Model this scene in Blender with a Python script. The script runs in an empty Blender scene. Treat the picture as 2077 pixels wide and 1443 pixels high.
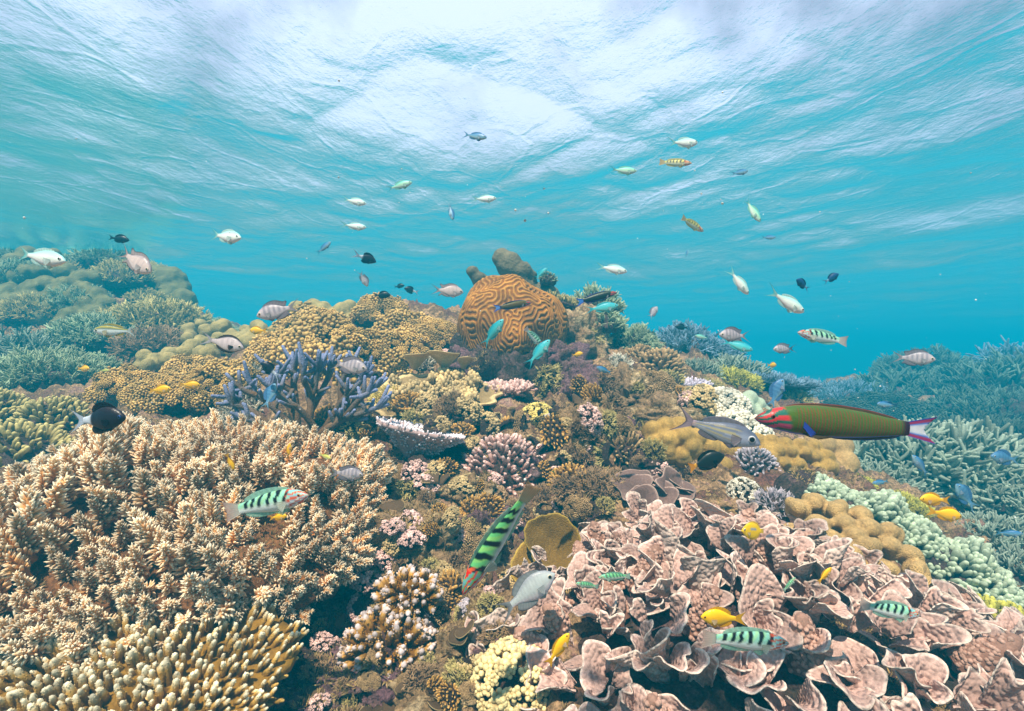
import bpy, math, random
import numpy as np
from mathutils import Vector, Matrix

# ------------------------------------------------------------------ camera, sky, sun, exposure
scene = bpy.context.scene
C = scene.collection
R = math.radians
FPX = 1000.0                                   # focal length in pixels of the 2077 px wide photograph
CX, CY = 1038.5, 721.5
cam_d = bpy.data.cameras.new("camera"); cam = bpy.data.objects.new("camera", cam_d); C.objects.link(cam)
cam_d.sensor_width = 36.0; cam_d.lens = 36.0 * FPX / 2077.0
cam_d.clip_start = 0.02; cam_d.clip_end = 400.0
cam.location = (0, 0, 0); cam.rotation_euler = (R(90), 0, 0)
scene.camera = cam

SUN_EL, SUN_AZ = 62.0, 198.0                   # azimuth from +Y towards +X: the sun stands high behind the camera, a little to its left
sd = Vector((math.sin(R(SUN_AZ)) * math.cos(R(SUN_EL)), math.cos(R(SUN_AZ)) * math.cos(R(SUN_EL)), math.sin(R(SUN_EL))))
sun_d = bpy.data.lights.new("sun", 'SUN'); sun = bpy.data.objects.new("sun", sun_d); C.objects.link(sun)
sun_d.energy = 5.0; sun_d.angle = R(0.5); sun_d.color = (1.0, 0.87, 0.68)
sun.rotation_euler = sd.to_track_quat('Z', 'Y').to_euler(); sun.location = sd * 30

world = bpy.data.worlds.new("World"); scene.world = world; world.use_nodes = True
wn, wl = world.node_tree.nodes, world.node_tree.links
wn.clear()
w_out = wn.new('ShaderNodeOutputWorld'); w_bg = wn.new('ShaderNodeBackground')
w_sky = wn.new('ShaderNodeTexSky'); w_sky.sky_type = 'NISHITA'; w_sky.sun_disc = False
w_sky.sun_elevation = R(SUN_EL); w_sky.sun_rotation = R(SUN_AZ)
w_tc = wn.new('ShaderNodeTexCoord'); w_no = wn.new('ShaderNodeTexNoise')
w_no.inputs['Scale'].default_value = 2.4; w_no.inputs['Detail'].default_value = 6; w_no.inputs['Roughness'].default_value = .55
w_rp = wn.new('ShaderNodeValToRGB'); w_rp.color_ramp.elements[0].position = .28; w_rp.color_ramp.elements[1].position = .52
w_mx = wn.new('ShaderNodeMix'); w_mx.data_type = 'RGBA'
w_mx.inputs[7].default_value = (11.4, 12.2, 15.0, 1)       # bright thin cloud
wl.new(w_tc.outputs['Generated'], w_no.inputs['Vector']); wl.new(w_no.outputs['Fac'], w_rp.inputs['Fac'])
w_sx = wn.new('ShaderNodeSeparateXYZ'); w_mr = wn.new('ShaderNodeMapRange'); w_mr.interpolation_type = 'SMOOTHSTEP'    # bright cloud added only ahead, sky behind left clearer to lower ambient light
w_mr.inputs['From Min'].default_value = -.25; w_mr.inputs['From Max'].default_value = .75; w_mu = wn.new('ShaderNodeMath'); w_mu.operation = 'MULTIPLY'
wl.new(w_tc.outputs['Generated'], w_sx.inputs[0]); wl.new(w_sx.outputs['Y'], w_mr.inputs['Value']); wl.new(w_mr.outputs['Result'], w_mu.inputs[0]); wl.new(w_rp.outputs['Color'], w_mu.inputs[1])
wl.new(w_mu.outputs[0], w_mx.inputs[0]); wl.new(w_sky.outputs['Color'], w_mx.inputs[6])
wl.new(w_mx.outputs[2], w_bg.inputs['Color']); w_bg.inputs['Strength'].default_value = 0.06
wl.new(w_bg.outputs['Background'], w_out.inputs['Surface'])

scene.view_settings.view_transform = 'Standard'; scene.view_settings.look = 'None'
scene.view_settings.gamma = 1.0; scene.view_settings.exposure = 0.70
scene.render.engine = 'CYCLES'
cy = scene.cycles
cy.max_bounces = 6; cy.diffuse_bounces = 2; cy.glossy_bounces = 2; cy.transmission_bounces = 2
cy.volume_bounces = 1; cy.transparent_max_bounces = 12
cy.use_denoising = True
cy.caustics_reflective = False; cy.caustics_refractive = False

# ------------------------------------------------------------------ numpy noise
def _hash(ix, iy, iz, seed):
    h = (ix.astype(np.int64) * 374761393 + iy.astype(np.int64) * 668265263 + iz.astype(np.int64) * 2147483647 + seed * 974634777) & 0xFFFFFFFF
    h = ((h ^ (h >> 13)) * 1274126177) & 0xFFFFFFFF
    h = ((h ^ (h >> 16)) * 2246822519) & 0xFFFFFFFF
    return ((h ^ (h >> 15)) & 0xFFFFFF) / float(0xFFFFFF)
def vnoise(P, seed=0):
    P = np.asarray(P, float); i = np.floor(P).astype(np.int64); f = P - i
    u = f * f * f * (f * (f * 6 - 15) + 10); r = 0
    for dx in (0, 1):
        for dy in (0, 1):
            for dz in (0, 1):
                w = (u[:, 0] if dx else 1 - u[:, 0]) * (u[:, 1] if dy else 1 - u[:, 1]) * (u[:, 2] if dz else 1 - u[:, 2])
                r = r + w * _hash(i[:, 0] + dx, i[:, 1] + dy, i[:, 2] + dz, seed)
    return r * 2 - 1
def fbm(P, octv=4, seed=0, gain=.5, ridged=False):
    P = np.asarray(P, float); a, s, r = 1.0, 1.0, 0
    for k in range(octv):
        n = vnoise(P * s + 17.3 * k, seed + k)
        if ridged: n = 1 - 2 * np.abs(n)
        r = r + a * n; a *= gain; s *= 2.03
    return r
def nrm(v):
    v = np.asarray(v, float); return v / np.maximum(np.linalg.norm(v, axis=-1, keepdims=True), 1e-9)
def P3(px, py, d):
    return np.array(((px - CX) / FPX * d, d, -(py - CY) / FPX * d))

# ------------------------------------------------------------------ mesh helpers
def mesh(name, V, F, attrs=None, smooth=True):
    """V (n,3), F (m,3) or (m,4) array, or a list of such arrays; attrs {name: (n,) floats or (n,3) colours}"""
    me = bpy.data.meshes.new(name)
    Fs = [np.asarray(f, np.int32) for f in (F if isinstance(F, (list, tuple)) else [F]) if len(f)]
    V = np.asarray(V, np.float32)
    loops = np.concatenate([f.ravel() for f in Fs]); sizes = np.concatenate([np.full(len(f), f.shape[1], np.int32) for f in Fs])
    me.vertices.add(len(V)); me.vertices.foreach_set('co', V.ravel())
    me.loops.add(len(loops)); me.loops.foreach_set('vertex_index', loops)
    me.polygons.add(len(sizes))
    st = np.zeros(len(sizes), np.int32); st[1:] = np.cumsum(sizes)[:-1]
    me.polygons.foreach_set('loop_start', st)
    me.polygons.foreach_set('use_smooth', np.full(len(sizes), smooth))
    for k, a in (attrs or {}).items():
        a = np.asarray(a, np.float32)
        if a.ndim == 1:
            at = me.attributes.new(k, 'FLOAT', 'POINT'); at.data.foreach_set('value', a)
        else:
            at = me.attributes.new(k, 'FLOAT_COLOR', 'POINT')
            at.data.foreach_set('color', np.concatenate([a, np.ones((len(a), 1), np.float32)], 1).ravel())
    me.update(calc_edges=True); me.validate()
    return me
def link(name, me, mat=None, parent=None):
    o = bpy.data.objects.new(name, me); C.objects.link(o)
    if mat is not None:
        if not me.materials: me.materials.append(mat)
        elif me.materials[0] is not mat:
            o.material_slots[0].link = 'OBJECT'; o.material_slots[0].material = mat
    if parent is not None: o.parent = parent
    return o
def tag(o, label=None, cat=None, group=None, kind=None):
    if label: o['label'] = label
    if cat: o['category'] = cat
    if group: o['group'] = group
    if kind: o['kind'] = kind
    return o
def empty(name, label, cat, group=None):
    o = bpy.data.objects.new(name, None); C.objects.link(o); o.empty_display_size = .02
    return tag(o, label, cat, group)
def place(o, loc, up=(0, 0, 1), spin=0.0, s=1.0):
    up = Vector(up).normalized()
    q = Vector((0, 0, 1)).rotation_difference(up)
    m = Matrix.Translation(Vector(loc)) @ q.to_matrix().to_4x4() @ Matrix.Rotation(spin, 4, 'Z')
    sc = (s, s, s) if not hasattr(s, '__len__') else s
    o.matrix_basis = m @ Matrix.Diagonal((*sc, 1))
    return o
def grid_faces(nu, nv, wrap=False):
    """(nu x nv) vertices, index u*nv+v; wrap closes the u direction"""
    u = np.arange(nu if wrap else nu - 1)[:, None]; v = np.arange(nv - 1)[None, :]
    a = u * nv + v; b = ((u + 1) % nu) * nv + v
    return np.stack([a, b, b + 1, a + 1], -1).reshape(-1, 4)

# ------------------------------------------------------------------ materials
def new_mat(name):
    m = bpy.data.materials.new(name); m.use_nodes = True; n = m.node_tree.nodes; n.clear()
    return m, n, m.node_tree.links
def N(n, typ, **kw):
    x = n.new(typ)
    for k, v in kw.items():
        if k.startswith('i_'): x.inputs[k[2:].replace('_', ' ')].default_value = v
        else: setattr(x, k, v)
    return x
def ramp(n, stops):
    r = n.new('ShaderNodeValToRGB'); e = r.color_ramp.elements
    while len(e) < len(stops): e.new(.5)
    for el, (p, c) in zip(e, stops): el.position = p; el.color = (*c, 1) if len(c) == 3 else c
    return r
def srgb(*c):
    c = [x / 255 for x in c]
    return tuple(x / 12.92 if x <= .04045 else ((x + .055) / 1.055) ** 2.4 for x in c)

def richer(c, k=1.10):
    c = np.array(c[:3]); y = c @ np.array((.3, .55, .15)); return tuple(np.clip(y + (c - y) * k, .004, .95))
def coral_mat(name, base, tip, pos=(.25, .95), mid=None, rough=.75, bump=.4, bscale=260, var=.35, vscale=14, voro=False, bdist=.002):
    """base -> tip along the 't' attribute, mottled by noise and by each branch's own 'rv'"""
    m, n, l = new_mat(name)
    out = N(n, 'ShaderNodeOutputMaterial'); b = N(n, 'ShaderNodeBsdfPrincipled'); b.inputs['Roughness'].default_value = rough
    b.inputs['Specular IOR Level'].default_value = .25
    a = N(n, 'ShaderNodeAttribute', attribute_name='t'); rv = N(n, 'ShaderNodeAttribute', attribute_name='rv')
    st = [(pos[0], base), (pos[1], tip)] if mid is None else [(pos[0], base), ((pos[0] + pos[1]) / 2, mid), (pos[1], tip)]
    r = ramp(n, [(p, richer(c)) for p, c in st]); l.new(a.outputs['Fac'], r.inputs['Fac'])
    tc = N(n, 'ShaderNodeTexCoord'); no = N(n, 'ShaderNodeTexNoise'); no.inputs['Scale'].default_value = vscale; no.inputs['Detail'].default_value = 5
    l.new(tc.outputs['Object'], no.inputs['Vector'])
    mr = N(n, 'ShaderNodeMapRange'); mr.inputs['From Min'].default_value = .3; mr.inputs['From Max'].default_value = .7
    mr.inputs['To Min'].default_value = 1 - var; mr.inputs['To Max'].default_value = 1 + var * .6
    l.new(no.outputs['Fac'], mr.inputs['Value'])
    ad = N(n, 'ShaderNodeMath', operation='MULTIPLY_ADD'); l.new(rv.outputs['Fac'], ad.inputs[0]); ad.inputs[1].default_value = .3; l.new(mr.outputs['Result'], ad.inputs[2])
    mx = N(n, 'ShaderNodeMix', data_type='RGBA', blend_type='MULTIPLY'); mx.inputs[0].default_value = 1
    fn = N(n, 'ShaderNodeTexNoise'); fn.inputs['Scale'].default_value = 170; fn.inputs['Detail'].default_value = 3; fn.inputs['Roughness'].default_value = .7; l.new(tc.outputs['Object'], fn.inputs['Vector'])
    fm = N(n, 'ShaderNodeMapRange'); fm.inputs['From Min'].default_value = .3; fm.inputs['From Max'].default_value = .7; fm.inputs['To Min'].default_value = .72; fm.inputs['To Max'].default_value = 1.25; l.new(fn.outputs['Fac'], fm.inputs['Value'])
    am = N(n, 'ShaderNodeMath', operation='MULTIPLY'); l.new(ad.outputs[0], am.inputs[0]); l.new(fm.outputs['Result'], am.inputs[1])
    l.new(r.outputs['Color'], mx.inputs[6]); l.new(am.outputs[0], mx.inputs[7]); l.new(mx.outputs[2], b.inputs['Base Color'])
    bp = N(n, 'ShaderNodeBump'); bp.inputs['Strength'].default_value = bump; bp.inputs['Distance'].default_value = bdist
    if voro:
        t2 = N(n, 'ShaderNodeTexVoronoi', feature='SMOOTH_F1'); t2.inputs['Scale'].default_value = bscale; t2.inputs['Smoothness'].default_value = .4
        iv = N(n, 'ShaderNodeMath', operation='SUBTRACT'); iv.inputs[0].default_value = 1; l.new(t2.outputs['Distance'], iv.inputs[1]); src = iv.outputs[0]
    else:
        t2 = N(n, 'ShaderNodeTexNoise'); t2.inputs['Scale'].default_value = bscale; t2.inputs['Detail'].default_value = 3; src = t2.outputs['Fac']
    l.new(tc.outputs['Object'], t2.inputs['Vector']); l.new(src, bp.inputs['Height']); l.new(bp.outputs['Normal'], b.inputs['Normal'])
    l.new(b.outputs['BSDF'], out.inputs['Surface'])
    return m

def rock_mat(name, cols, scale=7, bump=.9, bscale=60):
    """turf-covered limestone: patches of several colours, finely speckled"""
    m, n, l = new_mat(name)
    out = N(n, 'ShaderNodeOutputMaterial'); b = N(n, 'ShaderNodeBsdfPrincipled'); b.inputs['Roughness'].default_value = .9; b.inputs['Specular IOR Level'].default_value = .15
    tc = N(n, 'ShaderNodeTexCoord')
    n1 = N(n, 'ShaderNodeTexNoise'); n1.inputs['Scale'].default_value = scale; n1.inputs['Detail'].default_value = 8; n1.inputs['Roughness'].default_value = .68; n1.inputs['Distortion'].default_value = .6
    l.new(tc.outputs['Object'], n1.inputs['Vector'])
    k = len(cols); r = ramp(n, [(.30 + .42 * i / (k - 1), c) for i, c in enumerate(cols)]); l.new(n1.outputs['Fac'], r.inputs['Fac'])
    n2 = N(n, 'ShaderNodeTexNoise'); n2.inputs['Scale'].default_value = 110; n2.inputs['Detail'].default_value = 6; n2.inputs['Roughness'].default_value = .75
    l.new(tc.outputs['Object'], n2.inputs['Vector'])
    mr = N(n, 'ShaderNodeMapRange'); mr.inputs['From Min'].default_value = .35; mr.inputs['From Max'].default_value = .65; mr.inputs['To Min'].default_value = .32; mr.inputs['To Max'].default_value = 1.85
    l.new(n2.outputs['Fac'], mr.inputs['Value'])
    mx = N(n, 'ShaderNodeMix', data_type='RGBA', blend_type='MULTIPLY'); mx.inputs[0].default_value = 1
    l.new(r.outputs['Color'], mx.inputs[6]); l.new(mr.outputs['Result'], mx.inputs[7]); l.new(mx.outputs[2], b.inputs['Base Color'])
    n3 = N(n, 'ShaderNodeTexNoise'); n3.inputs['Scale'].default_value = bscale; n3.inputs['Detail'].default_value = 8; n3.inputs['Roughness'].default_value = .7
    l.new(tc.outputs['Object'], n3.inputs['Vector'])
    bp = N(n, 'ShaderNodeBump'); bp.inputs['Strength'].default_value = bump; bp.inputs['Distance'].default_value = .02
    l.new(n3.outputs['Fac'], bp.inputs['Height']); l.new(bp.outputs['Normal'], b.inputs['Normal']); l.new(b.outputs['BSDF'], out.inputs['Surface'])
    return m

# ------------------------------------------------------------------ the reef ground
CTRL = [  # photograph pixel x, y and metres ahead of the camera
 (0,1500,.80),(300,1500,.82),(600,1470,.86),(900,1480,.85),(1200,1520,.78),(1600,1560,.72),(2077,1560,.72),(-300,1500,.8),(2400,1560,.72),
 (640,1400,.98),(520,1290,1.02),(150,1300,.98),(760,1330,1.05),(860,1230,1.15),(850,1110,1.35),(930,1040,1.5),(1060,1130,1.35),(1050,1260,1.08),(960,1350,.98),
 (900,960,1.68),(1000,900,1.82),(980,830,2.1),(1040,790,2.35),(900,760,2.35),(1040,700,2.7),(1060,640,3.05),(1050,660,3.5),
 (370,1080,1.2),(60,1130,1.1),(620,1120,1.3),(-250,1100,1.15),(600,950,1.72),(780,950,1.7),(300,860,1.85),(700,800,2.15),(720,700,2.8),(640,670,3.2),(800,660,3.0),(880,690,2.9),
 (500,700,3.1),(420,740,2.8),(150,830,2.2),(60,950,1.7),(-250,900,1.7),(60,790,2.9),(250,760,2.8),(-300,760,3.0),(230,700,3.3),(60,700,3.4),
 (60,610,4.0),(200,570,4.4),(330,590,4.5),(110,660,3.7),(330,660,4.0),(420,690,4.6),(-250,600,4.0),(0,560,4.6),(560,700,5.5),(100,720,7.0),(-300,700,7),
 (1200,900,1.75),(1240,820,2.15),(1200,760,2.5),(1300,790,2.4),(1300,750,2.8),(1190,690,3.0),(1400,800,2.6),(1500,790,3.1),(1330,720,3.4),(1450,740,3.9),(1600,820,3.7),(1230,700,3.6),
 (1400,960,1.7),(1330,1000,1.6),(1550,880,2.15),(1620,960,1.75),(1720,960,1.75),(1520,1040,1.45),(1450,1130,1.22),(1250,1160,1.2),(1250,1340,.92),(1500,1300,.95),(1800,1310,.96),(2020,1400,.9),
 (1720,1190,1.27),(1900,1230,1.32),(2077,1330,1.15),(1680,1030,1.55),(1850,1090,1.6),(2000,1180,1.6),(2000,1080,1.95),(2077,1080,2.0),(1900,1000,2.3),(2000,920,2.9),(1800,900,3.0),(1700,880,3.8),(2300,1150,1.6),(2300,1000,2.2),
 (1700,810,5.4),(1900,760,5.6),(2077,745,5.2),(1850,830,4.7),(2050,810,4.4),(2350,740,5.2),(1600,800,7.5),(1300,770,5.5),(1000,760,6.0),(800,740,5.0),(1000,760,10.),
]
_cp = np.array([P3(*c) for c in CTRL])
_ex = [(-2, -1, -1.0), (2, -1, -1.0), (0, -1.2, -1.05), (0, .25, -.85), (-.7, .2, -.85), (.7, .2, -.8), (0, -3, -1.2), (-5, 0, -1.0), (5, 0, -1.1), (-7, 6, -.4), (7, 5, -.5)]
for _a in range(0, 360, 20): _ex += [(14 * math.cos(R(_a)), 14 * math.sin(R(_a)), -1.1), (40 * math.cos(R(_a)), 40 * math.sin(R(_a)), -1.4)]
_cp = np.concatenate([_cp, np.array(_ex)])
_phi = lambda r: np.sqrt(r * r + .12 ** 2)
_d = np.linalg.norm(_cp[:, None, :2] - _cp[None, :, :2], axis=-1)
_A = np.zeros((len(_cp) + 1, len(_cp) + 1)); _A[:-1, :-1] = _phi(_d) - np.eye(len(_cp)) * .02; _A[-1, :-1] = 1; _A[:-1, -1] = 1
_w = np.linalg.solve(_A, np.concatenate([_cp[:, 2], [0]]))
def ground_z(x, y, detail=True):
    x = np.atleast_1d(np.asarray(x, float)); y = np.atleast_1d(np.asarray(y, float)); z = np.empty_like(x)
    for s in range(0, len(x), 20000):
        q = np.stack([x[s:s + 20000], y[s:s + 20000]], -1)
        z[s:s + 20000] = _phi(np.linalg.norm(q[:, None] - _cp[None, :, :2], axis=-1)) @ _w[:-1] + _w[-1]
    if detail:
        r = np.hypot(x, y); p = np.stack([x, y, np.zeros_like(x)], -1)
        z = z + np.clip(r * .5, .35, 1.5) * (.045 * fbm(p * 3.1, 3, 5) + .050 * fbm(p * 7, 3, 9, ridged=True) * .6)
    return z
def ground_hit(px, py):
    d = np.exp(np.linspace(math.log(.35), math.log(14), 700))
    q = np.stack([(px - CX) / FPX * d, d, -(py - CY) / FPX * d], -1)
    k = np.nonzero(q[:, 2] < ground_z(q[:, 0], q[:, 1]))[0]
    i = k[0] if len(k) else len(d) - 1
    return q[i]
def ground_normal(p, e=.06):
    zx = ground_z([p[0] + e, p[0] - e, p[0], p[0]], [p[1], p[1], p[1] + e, p[1] - e], False)
    return nrm(np.array((-(zx[0] - zx[1]) / (2 * e), -(zx[2] - zx[3]) / (2 * e), 1.0)))
def on_ground(px, d):
    x = (px - CX) / FPX * d
    return np.array((x, d, ground_z(x, d)[0]))

def build_ground():
    th = np.concatenate([np.linspace(-62, 62, 620), np.linspace(62, 298, 90)[1:-1]]); rr = np.exp(np.linspace(math.log(.12), math.log(42), 430))
    T, Rr = np.meshgrid(np.radians(th), rr, indexing='ij')
    x = (Rr * np.sin(T)).ravel(); y = (Rr * np.cos(T)).ravel()
    z = ground_z(x, y)
    p = np.stack([x, y, z], -1); near = np.clip(1.5 - Rr.ravel() * .12, .5, 1)
    z += near * (.020 * fbm(p * 21, 3, 21, ridged=True) * .6 + .006 * fbm(p * 70, 2, 22))
    V = np.stack([x, y, z], -1); F = grid_faces(len(th), len(rr), True)[:, ::-1]
    c = np.array([[0, 0, z[::len(rr)].mean()]]); V = np.concatenate([V, c])
    a = np.arange(len(th)) * len(rr); tri = np.stack([np.full(len(th), len(V) - 1), np.roll(a, -1), a], -1)
    o = link('reef_ground', mesh('reef_ground', V, [F, tri]), GROUND)
    return tag(o, 'uneven brown reef rock crusted with turf algae', None, None, 'structure')
GROUND = rock_mat('reef_ground', [srgb(58, 40, 36), srgb(124, 86, 74), srgb(112, 86, 60), srgb(178, 144, 104), srgb(150, 112, 104), srgb(214, 188, 148)], 9)
build_ground()

# ------------------------------------------------------------------ the water surface seen from below
SURF = 1.0
def build_water():
    m, n, l = new_mat('water_surface')
    out = N(n, 'ShaderNodeOutputMaterial')
    tc = N(n, 'ShaderNodeTexCoord')
    mp = N(n, 'ShaderNodeMapping'); mp.inputs['Rotation'].default_value = (0, 0, R(20)); mp.inputs['Scale'].default_value = (1.0, .62, 1)
    l.new(tc.outputs['Object'], mp.inputs['Vector'])
    a = N(n, 'ShaderNodeTexNoise'); a.inputs['Scale'].default_value = 1.7; a.inputs['Detail'].default_value = 2; a.inputs['Distortion'].default_value = .5
    b = N(n, 'ShaderNodeTexNoise'); b.inputs['Scale'].default_value = 10; b.inputs['Detail'].default_value = 6; b.inputs['Roughness'].default_value = .68; b.inputs['Distortion'].default_value = .2
    c = N(n, 'ShaderNodeTexNoise', noise_type='RIDGED_MULTIFRACTAL'); c.inputs['Scale'].default_value = 4.5; c.inputs['Detail'].default_value = 4; c.inputs['Distortion'].default_value = .7
    for q in (a, b, c): l.new(mp.outputs['Vector'], q.inputs['Vector'])
    s1 = N(n, 'ShaderNodeMath', operation='MULTIPLY'); l.new(a.outputs['Fac'], s1.inputs[0]); s1.inputs[1].default_value = .085
    s2 = N(n, 'ShaderNodeMath', operation='MULTIPLY_ADD'); l.new(b.outputs['Fac'], s2.inputs[0]); s2.inputs[1].default_value = .016; l.new(s1.outputs[0], s2.inputs[2])
    s3 = N(n, 'ShaderNodeMath', operation='MULTIPLY_ADD'); l.new(c.outputs['Fac'], s3.inputs[0]); s3.inputs[1].default_value = .007; l.new(s2.outputs[0], s3.inputs[2])
    d = N(n, 'ShaderNodeTexNoise'); d.inputs['Scale'].default_value = 34; d.inputs['Detail'].default_value = 4; d.inputs['Roughness'].default_value = .6; l.new(mp.outputs['Vector'], d.inputs['Vector'])
    s4 = N(n, 'ShaderNodeMath', operation='MULTIPLY_ADD'); l.new(d.outputs['Fac'], s4.inputs[0]); s4.inputs[1].default_value = .0075; l.new(s3.outputs[0], s4.inputs[2])
    wv = N(n, 'ShaderNodeMixRGB'); wv.inputs[0].default_value = .30; l.new(mp.outputs['Vector'], wv.inputs[1]); wn2 = N(n, 'ShaderNodeTexNoise'); wn2.inputs['Scale'].default_value = 2.2; wn2.inputs['Detail'].default_value = 3; l.new(mp.outputs['Vector'], wn2.inputs['Vector']); l.new(wn2.outputs['Color'], wv.inputs[2])
    vo = N(n, 'ShaderNodeTexVoronoi', feature='DISTANCE_TO_EDGE'); vo.inputs['Scale'].default_value = 4.2; l.new(wv.outputs[0], vo.inputs['Vector'])
    mn = N(n, 'ShaderNodeMath', operation='MINIMUM'); l.new(vo.outputs['Distance'], mn.inputs[0]); mn.inputs[1].default_value = .07
    s5 = N(n, 'ShaderNodeMath', operation='MULTIPLY_ADD'); l.new(mn.outputs[0], s5.inputs[0]); s5.inputs[1].default_value = -.055; l.new(s4.outputs[0], s5.inputs[2])
    bp = N(n, 'ShaderNodeBump'); bp.inputs['Strength'].default_value = .42; bp.inputs['Distance'].default_value = 1.0; l.new(s5.outputs[0], bp.inputs['Height'])
    ge = N(n, 'ShaderNodeNewGeometry'); dt = N(n, 'ShaderNodeVectorMath', operation='DOT_PRODUCT'); l.new(ge.outputs['Incoming'], dt.inputs[0]); l.new(bp.outputs['Normal'], dt.inputs[1])
    ab = N(n, 'ShaderNodeMath', operation='ABSOLUTE'); l.new(dt.outputs['Value'], ab.inputs[0])
    mr = N(n, 'ShaderNodeMapRange', interpolation_type='SMOOTHSTEP'); mr.inputs['From Min'].default_value = .28; mr.inputs['From Max'].default_value = .50
    l.new(ab.outputs[0], mr.inputs['Value'])
    gl = N(n, 'ShaderNodeBsdfGlossy'); gl.inputs['Roughness'].default_value = .06; gl.inputs['Color'].default_value = (.40, .62, .66, 1); l.new(bp.outputs['Normal'], gl.inputs['Normal'])
    tl = N(n, 'ShaderNodeBsdfTranslucent'); tl.inputs['Color'].default_value = (.014, .112, .148, 1); ad = N(n, 'ShaderNodeAddShader'); l.new(gl.outputs['BSDF'], ad.inputs[0]); l.new(tl.outputs['BSDF'], ad.inputs[1])     # teal translucent colour added to imitate bright light reflected from deep water
    tr = N(n, 'ShaderNodeBsdfTransparent'); tr.inputs['Color'].default_value = (.92, .95, 1, 1)
    mx = N(n, 'ShaderNodeMixShader'); l.new(mr.outputs['Result'], mx.inputs['Fac']); l.new(ad.outputs['Shader'], mx.inputs[1]); l.new(tr.outputs['BSDF'], mx.inputs[2])
    l.new(mx.outputs['Shader'], out.inputs['Surface'])
    th = np.concatenate([np.linspace(-66, 66, 420), np.linspace(66, 294, 120)[1:-1]]); rr = np.exp(np.linspace(math.log(.15), math.log(42), 300))
    T, Rr = np.meshgrid(np.radians(th), rr, indexing='ij'); x = (Rr * np.sin(T)).ravel(); y = (Rr * np.cos(T)).ravel()
    ca, sa = math.cos(R(40)), math.sin(R(40)); u = ca * x + sa * y; v = -sa * x + ca * y
    p = np.stack([u * .8, v * .7, np.zeros_like(u)], -1)
    z = SURF + .055 * fbm(p * .9, 2, 31) + .012 * fbm(p * 2.6 + 4, 2, 33, ridged=True)
    V = np.stack([x, y, z], -1); F = grid_faces(len(th), len(rr), True)
    c = np.array([[0, 0, z[::len(rr)].mean()]]); V = np.concatenate([V, c])
    aa = np.arange(len(th)) * len(rr); tri = np.stack([np.full(len(th), len(V) - 1), aa, np.roll(aa, -1)], -1)
    o = link('water_surface', mesh('water_surface', V, [F, tri]), m)
    tag(o, 'rippled sea surface seen from below, bright overhead', None, None, 'structure')
build_water()

def build_haze():
    m, n, l = new_mat('haze')
    out = N(n, 'ShaderNodeOutputMaterial'); v = N(n, 'ShaderNodeVolumePrincipled')
    v.inputs['Color'].default_value = (.003, .48, .72, 1); v.inputs['Density'].default_value = .105; v.inputs['Anisotropy'].default_value = 0
    v.inputs['Absorption Color'].default_value = (0, 0, 0, 1)
    l.new(v.outputs['Volume'], out.inputs['Volume'])
    x, z0, z1 = 45.0, -3.2, SURF + .35
    V = np.array([(a * x, b * x, c) for a in (-1, 1) for b in (-1, 1) for c in (z0, z1)])
    F = np.array([(0, 1, 3, 2), (4, 6, 7, 5), (0, 4, 5, 1), (2, 3, 7, 6), (0, 2, 6, 4), (1, 5, 7, 3)])
    tag(link('haze', mesh('haze', V, F, smooth=False), m), 'teal sea water that fades far things to blue', None, None, 'stuff')
build_haze()
# ------------------------------------------------------------------ coral building blocks: a template is (V, F triangles, t)
def rng(seed): return np.random.default_rng(seed)
def tpl_join(parts):
    V, F, t, k = [], [], [], 0
    for v, f, a in parts:
        V.append(v); F.append(f + k); t.append(a); k += len(v)
    return np.concatenate(V), np.concatenate(F), np.concatenate(t)
def tube(pts, rad, n=6, t=None, cap=True):
    """tapered tube along pts with a rounded end"""
    pts = np.asarray(pts, float); rad = np.asarray(rad, float); t = np.linspace(0, 1, len(pts)) if t is None else np.asarray(t, float)
    if cap:
        d = nrm(pts[-1] - pts[-2]); r = rad[-1]
        pts = np.concatenate([pts, pts[-1:] + d * r * .6]); rad = np.concatenate([rad, [r * .72]]); t = np.concatenate([t, t[-1:]])
    k = len(pts); tg = nrm(np.gradient(pts, axis=0))
    up = np.array((0.31, .22, .93)) if abs(tg[0] @ np.array((.31, .22, .93))) < .9 else np.array((1., 0, 0))
    V = []
    a = np.arange(n) * 2 * math.pi / n
    for i in range(k):
        s = nrm(np.cross(tg[i], up)); w = np.cross(s, tg[i]); up = w
        V.append(pts[i] + rad[i] * (np.cos(a)[:, None] * s + np.sin(a)[:, None] * w))
    V = np.concatenate(V + [pts[-1:] + tg[-1] * rad[-1] * .55])
    i = np.arange(k - 1)[:, None] * n; j = np.arange(n)[None, :]; j2 = (j + 1) % n
    q = np.stack([i + j, i + j2, i + n + j2, i + n + j], -1).reshape(-1, 4)
    F = np.concatenate([q[:, [0, 1, 2]], q[:, [0, 2, 3]]])
    b = (k - 1) * n; jj = np.arange(n)
    F = np.concatenate([F, np.stack([b + jj, b + (jj + 1) % n, np.full(n, k * n)], -1)])
    return V, F, np.concatenate([np.repeat(t, n), t[-1:]])
def cone_nub(n=5, r=1.0, h=2.4):
    a = np.arange(n) * 2 * math.pi / n; c = np.stack([np.cos(a), np.sin(a), 0 * a], -1)
    V = np.concatenate([c * r, c * r * .8 + (0, 0, h * .62), [(0, 0, h)]])
    i = np.arange(n); j = (i + 1) % n
    F = np.concatenate([np.stack([i, j, n + j], -1), np.stack([i, n + j, n + i], -1), np.stack([n + i, n + j, np.full(n, 2 * n)], -1)])
    return V, F, np.concatenate([np.full(n, .25), np.full(n, .8), [1.0]])
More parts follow.
